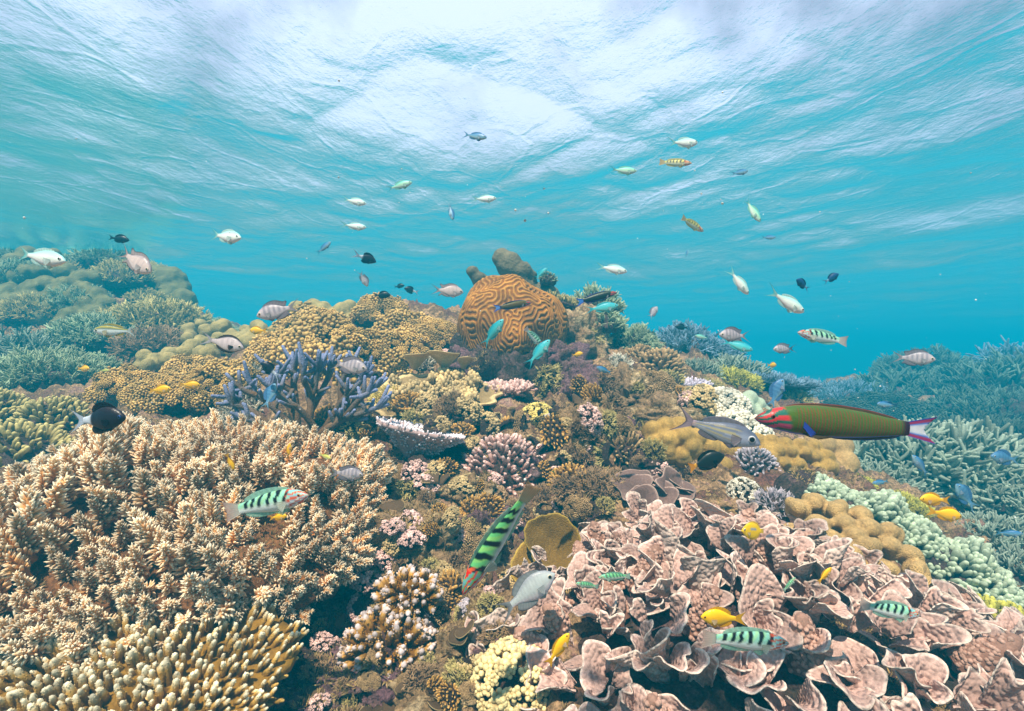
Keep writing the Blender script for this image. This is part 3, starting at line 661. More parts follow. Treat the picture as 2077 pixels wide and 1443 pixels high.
blob('leather_coral', 'small smooth beige fold of coral poking out past the thicket edge', chain([(735, 1062, 1.33, 9), (765, 1050, 1.33, 13), (800, 1056, 1.34, 10)]), 'white_ball', 'coral', .004, 5, .001)
colony('fine', 'small yellow branching coral at the top edge of the beige thicket', 640, 985, 130, 'yellow', hr=.7, d=1.5, nf=1.0)
colony('fine', 'fine brown bush under the lowest purple staghorn branch', 690, 940, 90, 'tan_bush', hr=1.0, nf=1.0)
colony('nubby', 'low brown finger coral under the white vase-shaped table', 785, 940, 85, 'tan_bush', 'finger_coral', hr=.6, nf=.7)
colony('brush', 'small tan spray of coral fallen beneath the beige thicket', 665, 1270, 70, 'tan_bush', hr=.6, nf=.4)

# ------------------------------------------------------------------ purple staghorn
def purple_staghorn():
    o = empty('staghorn_coral', 'purple-tipped staghorn coral with thick brown stems', 'coral'); base = P3(612, 935, 1.72); place(o, base)
    g = rng(12); D = 1.72
    limbs = [[(608, 935, 0), (625, 865, 0), (634, 800, .01), (641, 762, .02), (652, 728, .02)], [(598, 935, .02), (602, 860, .03), (598, 800, .04), (596, 750, .05), (592, 722, .05)],
     [(640, 935, .02), (662, 868, .02), (690, 818, .0), (722, 785, -.02), (757, 742, -.03)], [(622, 935, -.02), (645, 885, -.04), (692, 852, -.06), (742, 836, -.08), (786, 822, -.1)],
     [(590, 888, -.02), (552, 868, -.05), (512, 852, -.08), (466, 848, -.1)], [(592, 872, 0), (560, 832, -.02), (522, 802, -.04), (503, 768, -.05)],
     [(600, 850, .04), (575, 805, .06), (556, 765, .08), (538, 738, .08)], [(630, 835, .03), (655, 790, .06), (672, 750, .08), (668, 718, .08)],
     [(665, 868, .03), (700, 835, .05), (740, 800, .08), (784, 770, .1)], [(540, 858, -.06), (510, 832, -.07), (478, 822, -.09), (458, 815, -.1)],
     [(632, 800, .0), (614, 770, -.02), (618, 735, -.03)], [(692, 818, 0), (690, 780, .01), (704, 750, .02), (724, 728, .02)], [(600, 800, .04), (570, 778, .02), (560, 745, .0)],
     [(700, 848, -.06), (726, 812, -.08), (762, 792, -.1)], [(520, 802, -.04), (490, 790, -.06), (468, 805, -.07)], [(640, 870, -.05), (610, 830, -.09), (560, 800, -.12), (535, 775, -.13)]]
    for li, lm in enumerate(limbs):
        pts = np.array([P3(a, b, D + c) for a, b, c in lm]) - base
        s = np.linspace(0, 1, 9); q = np.linspace(0, 1, len(pts)); P = np.stack([np.interp(s, q, pts[:, k]) for k in range(3)], -1) + g.normal(0, .003, (9, 3)) * s[:, None]
        r0 = .0175 if li < 4 else .0118; rad = r0 + (.0066 - r0) * s
        parts = [tube(P, rad, 9, (.25 if li < 4 else .45) * (1 - s) + s)]
        ln = np.linalg.norm(pts[-1] - pts[0]); m = max(2, int(ln / .022))
        for j in range(m):
            z = g.uniform(.35, .93); c = np.array([np.interp(z, s, P[:, k]) for k in range(3)]); tg = nrm(P[-1] - P[0])
            dv = nrm(tg * .7 + g.normal(0, .55, 3) + (0, 0, .35)); L = g.uniform(.03, .075)
            parts.append(tube([c, c + dv * L * .5, c + (dv + (0, 0, .15)) * L], [.0082, .0072, .0052], 7, np.array([z, (z + 1) / 2, 1.0])))
        V, F, t = tpl_join(parts)
        link('branch', mesh('branch', V, F, {'t': t, 'rv': np.zeros(len(V))}), M_['purple_stag'], o)
purple_staghorn()

# ------------------------------------------------------------------ middle of the reef
table('white-topped vase-shaped table coral on a wide tapering foot', 850, 890, 1.66, 186, 'white_table', T('finger', 5, r=.24, bumps=4, nub=.07), 800, .022, normal=(.22, .10, 1), ry=.8, dish=.22, under=.75, stalk=(.22, .8), seed=5, out=.35, rim=.06, thick=.07, fl=.9)
colony('finger', 'pink-tipped dome of short rounded fingers beside the white table', 1020, 955, 176, 'pink', 'finger_coral', hr=.95, nf=1.45, Lf=.85, k=.5, lean=(0, -.3, 0), r=.16, bumps=8, nub=.06)
table('small pink-tipped table coral below the brain coral', 1028, 792, 2.12, 112, 'pink', T('finger', 5, r=.22, bumps=6, nub=.07), 150, .040, normal=(0, -.16, 1), ry=.8, dish=.12, under=.55, stalk=(.35, .6), seed=7, out=.7)
colony('knob', 'bright yellow knobbly bush right below the small pink table', 1090, 855, 84, 'yellow', 'cauliflower_coral', hr=1.1, nf=1.2, Lf=.8, d=1.98, part='lobes')
blob('sponge', 'round whitish ball growing beside the bright yellow bush', [(1116, 858, 1.93, 22), (1108, 868, 1.93, 18), (1122, 872, 1.93, 16)], 'white_ball', 'sponge', .006, 6, .002)
colony('nubby', 'tan branching coral clump beside a bright green tuft', 1158, 985, 100, 'tan_bush', hr=1.15, nf=1.1, lean=(0, -.3, 0))
colony('fine', 'bright green algae tuft on the tan clump', 1124, 958, 36, 'green_algae', 'algae_tuft', 'algae', hr=1.3, nf=.6, d=1.62)
colony('fine', 'fuzzy brown turf head beneath the pink fingered dome', 1215, 985, 120, 'fuzz', 'algae_tuft', 'algae', hr=.6, nf=1.2, clumps=.5)
colony('fine', 'brown fuzzy tuft between the olive disc and the lettuce coral', 1225, 1085, 80, 'fuzz', 'algae_tuft', 'algae', hr=.8, nf=1.1)
colony('finger', 'brown soft coral of crowded upright fingers on the mid slope', 1268, 925, 100, 'brown_soft', 'soft_coral', hr=1.25, nf=.8, Lf=1.35, r=.12)
rock('rounded tan boulder furred with algae below the yellow bushes', 1200, 868, 130, ROCKL, .85, seed=3)
rock('long sloping boulder covered in olive turf behind the grey bream', 1345, 850, 170, ROCKL, .55, seed=6)
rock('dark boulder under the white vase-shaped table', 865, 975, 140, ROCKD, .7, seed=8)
rock('turf-covered boulder under the pink fingered dome', 905, 990, 110, ROCKL, .7, seed=9)
rock('knobbly olive boulder left of the diving striped wrasse', 830, 1105, 190, ROCKL, .75, seed=12, amp=.42)
rock('pale turf boulder under the head of the diving striped wrasse', 895, 1215, 150, ROCKL, .7, seed=14, amp=.4)
rock('mossy boulder between the silver damselfish and the cauliflower coral', 1040, 1260, 160, ROCKL, .6, seed=15, amp=.4)
rock('small pinkish boulder behind the diving striped wrasse', 985, 1075, 120, ROCKP, .7, seed=16, amp=.4)
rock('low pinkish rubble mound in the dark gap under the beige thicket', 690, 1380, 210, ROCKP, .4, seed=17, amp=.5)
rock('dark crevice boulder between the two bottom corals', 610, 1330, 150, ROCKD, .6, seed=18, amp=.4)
rock('brownish boulder at the left edge under the beige thicket', 60, 1190, 230, ROCKP, .45, seed=19, amp=.4)
rock('brown pitted rock below the blue-tipped golden coral', 905, 1400, 170, ROCKL, .45, seed=20, amp=.45)
rock('purplish boulder under the brain coral and yellow branches', 1190, 800, 110, ROCKP, .9, seed=21)
rock('turf-covered block beneath the small yellow branching corals', 1270, 800, 120, ROCKL, .8, seed=22)
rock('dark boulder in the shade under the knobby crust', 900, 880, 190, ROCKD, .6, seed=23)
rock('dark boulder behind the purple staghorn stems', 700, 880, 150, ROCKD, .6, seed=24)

def fan_plate(name, r, span, cup, ruf, k, seed, mat, parent, thick=.006, nu=40, nv=14, nub=0, rimw=.9, inner=.62, outer=.22):
    """ruffled plate: a piece of a flaring cup about z, with thickness and a pale rim"""
    g = rng(seed); u = np.linspace(-1, 1, nu); v = np.linspace(0, 1, nv) ** .8; v[-1] = 1
    U, W = np.meshgrid(u, v, indexing='ij'); ph = U * span / 2
    rim = 1 + .11 * vnoise(np.stack([U.ravel() * k * .5, 0 * U.ravel(), 0 * U.ravel() + seed * 1.3], -1), seed).reshape(U.shape)
    rim = rim * (1 - .35 * np.abs(U) ** 4); q = W * rim
    wave = np.sin(ph * k + g.uniform(0, 6)) + .4 * np.sin(ph * k * 1.9 + g.uniform(0, 6)) + .5 * vnoise(np.stack([U.ravel() * k * .7, W.ravel() * 1.2, 0 * U.ravel() + seed], -1), seed + 2).reshape(U.shape)
    rad = r * (.14 + (.55 + .45 * cup) * q ** (1.15)) + r * ruf * q ** 2 * wave + r * .5 * np.clip(q - .72, 0, 1) ** 1.6
    z = r * (1.0 - .55 * cup) * q ** .9 - r * .22 * cup * q ** 3 - r * .35 * np.clip(q - .80, 0, 1) ** 1.4 + r * ruf * .35 * q ** 2 * np.roll(wave, 3, 0)
    A = np.stack([rad * np.cos(ph), rad * np.sin(ph), z], -1)
    du = np.gradient(A, axis=0); dv = np.gradient(A, axis=1); nn = nrm(np.cross(du, dv))
    if nub:
        nz = np.abs(vnoise((A / nub).reshape(-1, 3), seed + 7)).reshape(U.shape)
        A = A + nn * (nub * .5 * nz * np.clip((rimw - W) * 6, 0, 1))[..., None]
    th = thick * (1 - .55 * W)[..., None]; Bk = A - nn * th
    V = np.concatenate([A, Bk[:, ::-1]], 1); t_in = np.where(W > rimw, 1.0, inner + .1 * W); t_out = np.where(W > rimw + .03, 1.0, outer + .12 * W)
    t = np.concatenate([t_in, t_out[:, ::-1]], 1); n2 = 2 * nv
    F = [grid_faces(nu, n2)]; i = np.arange(nv - 1)
    F.append(np.stack([i + 1, i, n2 - 1 - i, n2 - 2 - i], -1)); e = (nu - 1) * n2; F.append(np.stack([e + i, e + i + 1, e + n2 - 2 - i, e + n2 - 1 - i], -1))
    a = np.arange(nu - 1) * n2; F.append(np.stack([a + n2, a, a + n2 - 1, a + 2 * n2 - 1], -1))
    V = V.reshape(-1, 3)
    if name is None: return V, F, t.ravel()
    return link(name, mesh(name, V, F, {'t': t.ravel(), 'rv': np.full(len(V), g.uniform(-.6, .6))}), mat, parent)

def lettuce():
    o = empty('lettuce_coral', 'huge pinkish lettuce coral of ruffled pale-rimmed plates filling the near right', 'coral')
    g = rng(77); c = P3(1600, 1270, 1.0); c[2] = ground_z(c[0], c[1])[0]; place(o, c)
    hz = lambda x, y: ground_z(c[0] + x, c[1] + y, False) - c[2] + .085 * np.clip(1 - (x / .60) ** 2 - (y / .37) ** 2, -.6, 1)
    n = 90; A, Q = np.meshgrid(np.linspace(0, 2 * math.pi, n, endpoint=False), np.linspace(.01, 1.12, 40), indexing='ij'); x, y = (.60 * Q * np.cos(A)).ravel(), (.37 * Q * np.sin(A)).ravel()
    V = np.stack([x, y, hz(x, y) - .02 + .012 * fbm(np.stack([x, y, 0 * x], -1) * 14, 3, 2)], -1); link('base', mesh('base', V, grid_faces(n, 40, True)[:, ::-1]), ROCKD, o)
    pts = []; tries = 0
    while len(pts) < 98 and tries < 20000:
        tries += 1
        a = g.uniform(0, 2 * math.pi); q = math.sqrt(g.uniform(0, 1)); x, y = .60 * q * math.cos(a), .37 * q * math.sin(a)
        if all(math.hypot(x - b[0], y - b[1]) > (.062 if len(pts) < 90 else .045) for b in pts): pts.append((x, y, q))
    for i, (x, y, q) in enumerate(pts):
        z = hz(np.array([x]), np.array([y]))[0] - .03
        r = g.uniform(.058, .098) * (1.08 - .25 * q)
        pl = fan_plate('plate', r, g.uniform(2.0, 5.0), g.uniform(-.55, .40), g.uniform(.13, .24), g.uniform(2.2, 4.4), 300 + i, M_['lettuce'], o, thick=.006, nu=84, nv=18, nub=.012 if i % 3 else .006, rimw=.965)
        n = nrm(np.array((x * .9 + g.normal(0, .3), y * .7 - .12 + g.normal(0, .28), .95)))
        place(pl, (x, y, z), n, g.uniform(0, 6.28))
    Vs, Fs, ts, rs, off = [], [], [], [], 0                                  # the small frills between the large plates
    for i in range(330):
        a = g.uniform(0, 2 * math.pi); q = math.sqrt(g.uniform(0, 1)); x, y = .61 * q * math.cos(a), .38 * q * math.sin(a)
        V, F, t = fan_plate(None, g.uniform(.034, .066), g.uniform(1.6, 4.2), g.uniform(-.4, .5), g.uniform(.12, .24), g.uniform(2.6, 4.6), 900 + i, None, None, thick=.004, nu=40, nv=10, nub=.006, rimw=.93)
        n = nrm(np.array((x * .9 + g.normal(0, .35), y * .7 - .3 + g.normal(0, .3), .95))); sp = g.uniform(0, 6.28); M3 = frames(n[None], g)[0]
        V = V @ M3.T + np.array((x, y, hz(np.array([x]), np.array([y]))[0] + g.uniform(-.01, .035))); Vs.append(V); Fs += [f + off for f in F]; ts.append(t); rs.append(np.full(len(V), g.uniform(-.6, .6))); off += len(V)
    tag(link('frills', mesh('frills', np.concatenate(Vs), Fs, {'t': np.concatenate(ts), 'rv': np.concatenate(rs)}), M_['lettuce'], o), kind='stuff')
    for i in range(34):
        a = g.uniform(0, 6.283); q = math.sqrt(g.uniform(0, 1)); x, y = .56 * q * math.cos(a), .34 * q * math.sin(a)
        z = hz(np.array([x]), np.array([y]))[0] - .01
        h = g.uniform(.05, .10); k = 5; ax = np.stack([np.cumsum(g.normal(0, .004, k)), np.cumsum(g.normal(0, .004, k)), np.linspace(0, h, k)], -1); rad = g.uniform(.014, .026) * np.array([1.2, 1.05, .95, .75, .45])
        core = tube(ax, rad, 12, np.linspace(.1, .4, k)); m = 190; zz = g.uniform(0, 1, m); aa = np.arange(m) * 2.39996; rr = np.interp(zz, np.linspace(0, 1, k), rad)
        cc = np.stack([np.interp(zz, np.linspace(0, 1, k), ax[:, w]) for w in range(3)], -1) + np.stack([np.cos(aa), np.sin(aa), 0 * aa], -1) * rr[:, None] * .95
        V, F, t, rv = scatter([ball(6, 4)], cc, np.stack([np.cos(aa), np.sin(aa), .3 + 0 * aa], -1), .0044 * g.uniform(.8, 1.2, m), g)
        V, F, t = tpl_join([core, (V, F, .2 + .6 * t)])
        col = link('column', mesh('column', V, F, {'t': t, 'rv': np.full(len(V), g.uniform(-.5, .5))}), M_['lettuce_column'], o)
        place(col, (x, y, z), nrm(np.array((x + g.normal(0, .3), y - .15 + g.normal(0, .3), 1))))
lettuce()

def olive_disc():
    o = empty('plate_coral', 'round olive plate coral standing on edge above the lettuce coral', 'coral'); place(o, P3(1112, 1120, 1.24))
    for i, (x, y, z, r, nn) in enumerate(((.010, .0, .030, .070, (.05, -.9, .45)), (-.006, -.012, -.03, .082, (-.05, -.72, .70)))):
        g = rng(40 + i); V, F, ri, a = disc_mesh('plate', r, r * .95, .014, .02, g, rim=.12, thick=.006, seed=30 + i, nr=16)
        q = np.concatenate([np.linspace(.02, 1, 16), np.linspace(1, .02, 16)]); t = np.tile(np.where(q > .94, 1.0, .4 + .35 * q), 72)
        V[:, 2] += .006 * vnoise(V * 30, 4)
        pl = link('plate', mesh('plate', V, F, {'t': t, 'rv': np.zeros(len(V)) + (.5 if i else -.5)}), M_['plate_olive'], o); place(pl, (x, y, z), nn)
olive_disc()
o = empty('lettuce_coral', 'small dull brown lettuce coral of folded plates beside the golden lobes', 'coral'); place(o, ground_hit(1322, 1010), (0, -.25, 1))
for i in range(15):
    a = g0.uniform(0, 6.28); q = math.sqrt(g0.uniform(0, 1)); pl = fan_plate('plate', g0.uniform(.05, .08), g0.uniform(2, 4), g0.uniform(.4, .9), .13, 3.4, 520 + i, CM('lettuce_brown', (92, 70, 62), (190, 164, 150), pos=(0, 1), mid=srgb(134, 108, 100), var=.3, bump=.7, bscale=200), o, nu=40, nv=12)
    place(pl, (.085 * q * math.cos(a), .06 * q * math.sin(a), .02 * (1 - q)), (q * math.cos(a), q * math.sin(a) - .3, 1), g0.uniform(0, 6.28))

# ------------------------------------------------------------------ golden leather corals, right
D1 = 1.72
lob = lobed([(1378, 893, 62, 30, 10), (1440, 955, 48, 62, 0)], 25, 15.5, D1, .0010, .05, 3)
blob('leather_coral', 'golden lobed leather coral on a dark stalk under the grey bream', lob, 'leather_gold', voxel=.0048, smooth=1, noise=.001, part='cap', extra=[('stalk', 'stalk', chain([(1372, 920, D1 + .02, 26), (1392, 965, D1, 24), (1420, 1015, D1 - .02, 36)]))])
lst = lobed([(1590, 930, 96, 40, 6)], 21, 11, 1.80, .0012, .05, 4, 8)
blob('leather_coral', 'brownish golden leather coral of crowded wormy lobes below the big green wrasse', lst, 'leather_gold', voxel=.0055, smooth=1, noise=.001)
blob('leather_coral', 'smooth golden-green rounded lumps at the end of the wormy leather coral', [(1662, 902, 1.95, 30), (1702, 906, 1.95, 27), (1716, 940, 1.9, 24), (1676, 948, 1.88, 26), (1692, 978, 1.85, 22), (1664, 965, 1.85, 20), (1712, 966, 1.87, 18)], 'leather_tan', voxel=.007, smooth=4)
dd = lambda y: 1.24 + (1110 - y) * .0016
folds = [[(1600, 1085), (1618, 1052), (1655, 1034), (1690, 1052)], [(1612, 1104), (1652, 1078)], [(1690, 1052), (1702, 1085), (1722, 1066), (1745, 1062)], [(1640, 1115), (1668, 1084), (1692, 1120)], [(1702, 1135), (1727, 1092), (1748, 1135)], [(1742, 1066), (1772, 1090), (1796, 1072), (1806, 1102)], [(1762, 1140), (1787, 1108), (1804, 1150)], [(1806, 1102), (1832, 1112), (1836, 1150)], [(1808, 1165), (1842, 1155), (1872, 1142)], [(1822, 1180), (1860, 1190), (1882, 1204)], [(1640, 1060), (1680, 1086)], [(1750, 1110), (1790, 1130)]]
lst = lobed([(1735, 1112, 158, 66, 27)], 33, 15, 1.20, .0012, .05, 6, 17, 1.6)
blob('leather_coral', 'tan leather coral with thick rounded folds above the lettuce coral', lst, 'leather_tan', voxel=.0038, smooth=3, noise=.0012, part='cap', extra=[('stalk', 'stalk', chain([(1650, 1110, 1.40, 22), (1670, 1140, 1.37, 26), (1740, 1165, 1.36, 30), (1820, 1205, 1.33, 24)]))])

# ------------------------------------------------------------------ pale green finger ridge
def ridge():
    o = empty('finger_coral', 'long pale green ridge of blunt finger coral behind the tan leather coral', 'coral'); g = rng(21)
    path = np.array([P3(1625, 1010, 1.58), P3(1700, 1050, 1.53), P3(1800, 1095, 1.49), P3(1890, 1150, 1.44), P3(1980, 1220, 1.38), P3(2080, 1300, 1.30), P3(2180, 1370, 1.24)]); c = path.mean(0)
    n = 2300; s = g.uniform(0, 1, n) * (len(path) - 1); i = np.minimum(s.astype(int), len(path) - 2); f = (s - i)[:, None]; P = path[i] * (1 - f) + path[i + 1] * f
    a = np.arange(n) * 2.39996 % (1.15 * math.pi) - .08 * math.pi; w = .115 * (1 + .35 * vnoise(np.stack([s * 2, 0 * s, 0 * s], -1), 3))
    tg = nrm(path[-1] - path[0]); sd_ = nrm(np.cross(tg, (0, 0, 1))); up = np.cross(sd_, tg)
    dv = np.cos(a)[:, None] * sd_ + np.sin(a)[:, None] * up
    pos = P + dv * (w * .85)[:, None] * (1 + .5 * vnoise(P * 13, 9))[:, None]; L = .036 * g.uniform(.75, 1.3, n)
    dv = nrm(dv + (0, -.1, .35) + g.normal(0, .2, (n, 3)))
    V, F, t, rv = scatter(T('finger', 6, r=.20, taper=.9, sides=8), pos - dv * (L * .5)[:, None] - c, dv, L, g)
    link('branches', mesh('branches', V, F, {'t': t, 'rv': rv}), M_['pale_green'], o); o.location = c
    b = []
    for k in range(len(path) - 1):
        for f in (0, .33, .66): q = path[k] * (1 - f) + path[k + 1] * f - c; b.append((*q, .09))
    blob_union('base', b, ROCKD, o, .015, 4)
ridge()
colony('knob', 'cream cauliflower coral wedged between the golden lobes and grey soft corals', 1506, 1030, 72, 'white_bush', 'cauliflower_coral', hr=1.2, nf=1.3, Lf=.75, part='lobes', d=1.55)
colony('finger', 'upper lilac grey soft coral of fine fingers behind the cream cauliflower', 1530, 985, 100, 'grey_soft', 'soft_coral', hr=1.2, nf=1.1, d=1.72)
colony('twig', 'lower lilac grey soft coral on a smooth stalk above the yellow butterflyfish', 1572, 1060, 92, 'grey_soft', 'soft_coral', hr=1.1, nf=.9, d=1.45, lift=.35)
colony('fine', 'small lime bush at the corner of the pale green ridge', 1840, 1010, 90, 'lime', hr=.6, d=1.85)
colony('fine', 'tiny lime bush beside the smooth golden lumps', 1745, 975, 60, 'lime', hr=.7, d=1.8)
colony('nubby', 'lime-brown finger coral under the pale green ridge at the right edge', 2030, 1330, 190, 'lime', 'finger_coral', hr=.6, d=1.2, nf=1.3)

# ------------------------------------------------------------------ brain coral and the top of the mound
def brain():
    o = empty('brain_coral', 'big orange-brown brain coral with maze-like ridges at the top of the mound', 'coral'); r = .285; c = P3(1037, 704, 2.5); o.location = c
    n = 512; g = rng(2); u = g.normal(0, .1, (n, n)); k = np.fft.fftfreq(n) * n * 2 * math.pi / 3.6; kx, ky = np.meshgrid(k, k, indexing='ij'); k0 = 2 * math.pi / .074
    Lk = .7 - 1.0 * (1 - (kx ** 2 + ky ** 2) / k0 ** 2) ** 2; dt = .35; E = 1 / (1 - dt * np.clip(Lk, -60, .7))
    for _ in range(80): u = np.real(np.fft.ifft2(E * np.fft.fft2(u - dt * u ** 3)))
    u = u / np.abs(u).max()
    nt, nph = 640, 300
    th = np.linspace(0, 2 * math.pi, nt, endpoint=False); ph = np.linspace(0, 1.75, nph); A, B = np.meshgrid(th, ph, indexing='ij')
    X, Y = B * np.cos(A), B * np.sin(A); fx = ((X / 3.6 + .5) * n); fy = ((Y / 3.6 + .5) * n); i, j = np.floor(fx).astype(int), np.floor(fy).astype(int); a, b = fx - i, fy - j; q = lambda ii, jj: u[ii % n, jj % n]
    val = (1 - a) * (1 - b) * q(i, j) + a * (1 - b) * q(i + 1, j) + (1 - a) * b * q(i, j + 1) + a * b * q(i + 1, j + 1)
    rd = np.clip(.5 + val * 1.3, 0, 1); rd = rd * rd * (3 - 2 * rd)
    d = np.stack([np.sin(B) * np.cos(A), np.sin(B) * np.sin(A), np.cos(B)], -1)
    low = 1 + .11 * vnoise(d.reshape(-1, 3) * 2.0, 4).reshape(B.shape); rr = r * low * (1 - .25 * np.clip((B - 1.15) / .7, 0, 1) ** 2) + .006 * rd
    V = (d * rr[..., None] * (1, .95, 1.22)).reshape(-1, 3); t = rd * .9 + .18 * vnoise(d.reshape(-1, 3) * 30, 6).reshape(B.shape)
    link('ridged_dome', mesh('ridged_dome', V, grid_faces(nt, nph, True)[:, ::-1], {'t': t.ravel(), 'rv': np.zeros(len(V))}), M_['brain'], o)
    lump('base', r * .93, r * .92, .25, ROCKD, o, 9, .18, 80, -.98, bump2=.10).location = (-.04, -.03, -.17)
brain()
pk = [(a, b, c, r * .82) for a, b, c, r in [(1018, 524, 2.92, 25), (1034, 540, 2.92, 34), (1056, 552, 2.92, 30), (1074, 562, 2.95, 20), (958, 552, 2.85, 16), (972, 566, 2.85, 19), (990, 580, 2.88, 22), (1000, 590, 2.9, 30), (1050, 590, 2.95, 46), (1100, 612, 3.0, 48), (1010, 640, 3.0, 60)]]
blob('lobed_coral', 'dark lobed boulder coral crowning the reef behind the brain coral', pk, 'peak', voxel=.011, smooth=1, noise=.006, nf=28)
colony('finger', 'small pale knobbly coral beside the crowning dark boulder coral', 1100, 600, 44, 'green_grey', 'finger_coral', d=2.95, lift=3.4, hr=1.1, nf=.5)
colony('fine', 'dark bush in the shade just right of the brain coral', 1180, 760, 110, 'olive', hr=1.0, d=2.75, nf=1.2)
table('dark ledge of table coral jutting behind the brain coral', 1172, 628, 2.95, 190, 'olive', T('twig', 5), 200, .06, normal=(.35, -.1, 1), ry=.8, dish=.03, under=.7, stalk=(.4, .8), seed=44, out=.8, plate_mat=ROCKD)
colony('twig', 'pale tipped branches on the shadowed ledge, upper tier', 1200, 640, 110, 'green_grey', d=2.9, lift=1.1, nf=.7)
colony('twig', 'pale tipped branches on the shadowed ledge, lower tier', 1215, 720, 90, 'green_grey', d=2.75, lift=.9, nf=.7)

def knob_plate():
    o = empty('encrusting_coral', 'knobby olive crust coral with a wavy yellow rim on the middle slope', 'coral'); g = rng(61); p = P3(885, 815, 2.02); place(o, p, nrm(np.array((0, -.62, .8))))
    V, F, ri, a = disc_mesh('plate', .245, .155, .02, .05, g, rim=.22, thick=.014, seed=17, nr=20, na=120, lobes=10); q = np.concatenate([np.linspace(.02, 1, 20), np.linspace(1, .02, 20)])
    V[:, 2] += .012 * fbm(V * 14, 3, 3); link('plate', mesh('plate', V, F, {'t': np.tile(np.where(q > .93, 1.0, .35), 120), 'rv': np.zeros(len(V))}), M_['knobby'], o)
    n = 210; i = np.arange(n) + .5; th = i * 2.39996; r = np.sqrt(i / n) * .88; pos = np.stack([np.cos(th) * r * .235, np.sin(th) * r * .145, 0 * r + .005], -1); kk = vnoise(pos * 16, 5) > -.25
    pos = pos[kk]; m = len(pos); dv = np.array((0, .55, .75)) + g.normal(0, .15, (m, 3))
    V, F, t, rv = scatter(T('knob', 4, n=7), pos, dv, .036 * g.uniform(.6, 1.5, m), g, aniso=g.uniform(.9, 1.6, m)); link('knobs', mesh('knobs', V, F, {'t': t, 'rv': rv}), M_['knobby'], o)
    for i, (x, y, z, s) in enumerate(((.02, .17, .03, .10), (-.11, .17, .03, .09), (.10, .16, .04, .07))):
        pl = fan_plate('rim_plate', s, 2.6, .35, .08, 2.6, 640 + i, M_['knobby'], o, nu=44, nv=12); place(pl, (x, y, z), (0, .65, .75), R(-90 + 20 * i))
knob_plate()
o = fan_plate('plate_coral', .12, 2.4, .15, .03, 2.0, 71, M_['plate_brown'], None, nu=48, nv=14, thick=.01); place(o, P3(990, 800, 2.22), (.1, -.1, 1), R(95)); tag(o, 'thin dark plate coral standing upright left of the small pink table', 'coral')
colony('fine', 'pale yellow branching coral beside the knobby crust and purple staghorn', 790, 790, 90, 'yellow', d=2.05, hr=1.1)

rock('dark craggy outcrop against the right side of the brain coral', 1172, 740, 120, ROCKL, 1.0, d=2.72, seed=51, amp=.4)
rock('dark rock under the right foot of the brain coral', 1130, 790, 120, ROCKP, .9, d=2.42, seed=52, amp=.5)
rock('shaded rock under the left foot of the brain coral', 960, 775, 110, ROCKP, .8, d=2.42, seed=53, amp=.5)
# ------------------------------------------------------------------ golden bushes behind
big = [(690, 745, 250, 2.45, 'widest golden broccoli-like soft coral behind the purple staghorn'), (810, 740, 200, 2.5, 'golden broccoli-like soft coral left of the knobby crust'), (640, 690, 170, 2.85, 'golden broccoli-like soft coral just under the pale barred damselfish'),
       (830, 670, 170, 2.85, 'golden broccoli-like soft coral on the crest below the small dark fish'), (770, 640, 120, 3.05, 'golden broccoli-like soft coral highest on the crest'), (893, 680, 110, 2.75, 'golden-brown soft coral touching the left side of the brain coral'),
       (575, 750, 150, 2.5, 'golden broccoli-like soft coral left of the widest one'), (450, 810, 170, 2.05, 'golden soft coral mound left of the purple staghorn tips'), (340, 815, 150, 2.05, 'golden soft coral mound behind the two yellow damselfish'), (400, 770, 130, 2.4, 'golden soft coral mound just below the green pillow corals'), (255, 815, 120, 2.1, 'golden soft coral mound at the left end of its row')]
for x, y, w, d, lb in big: colony('broc', lb, x, y, w, 'golden_soft', 'soft_coral', d=d, hr=1.05, nf=1.3, Lf=.85, clumps=.8)
colony('brush', 'white-tipped bush at the left foot of the purple staghorn', 500, 830, 110, 'white_bush', d=1.95, hr=1.1)
colony('brush', 'pale white-tipped bush between the golden soft coral mounds', 520, 770, 90, 'white_bush', d=2.35)
colony('brush', 'small white-tipped bush in front of the golden soft coral row', 470, 850, 80, 'white_bush', d=1.85)
colony('knob', 'pale knobbly coral crust at the foot of the brain coral', 905, 730, 70, 'pink', 'cauliflower_coral', d=2.5, hr=.6, part='lobes')
lst = [(g0.uniform(380, 640), 0, g0.uniform(2.75, 3.3), g0.uniform(11, 15)) for _ in range(110)]
lst = [(x, CY - (ground_z((x - CX) / FPX * d, d)[0] + .03 + g0.uniform(0, .05)) / d * FPX, d, r) for x, _, d, r in lst]
blob('pillow_coral', 'green-gold field of smooth pillow-like lobes in the dip behind the golden mounds', lst, 'pillow_green', voxel=.009, smooth=1, noise=.004, nf=34)
lst = [(g0.uniform(285, 430), g0.uniform(715, 755), g0.uniform(2.5, 2.75), g0.uniform(13, 18)) for _ in range(40)]
blob('pillow_coral', 'nearer small patch of greenish pillow lobes under the black-edged damselfish', lst, 'pillow_green', voxel=.009, smooth=1, noise=.004, nf=34)
lst = [(g0.uniform(600, 720), g0.uniform(622, 655), g0.uniform(3.2, 3.4), g0.uniform(14, 20)) for _ in range(30)]
blob('pillow_coral', 'pale pillow lobes on the crest behind the golden soft coral', lst, 'pillow_green', voxel=.014, smooth=2, noise=.002)

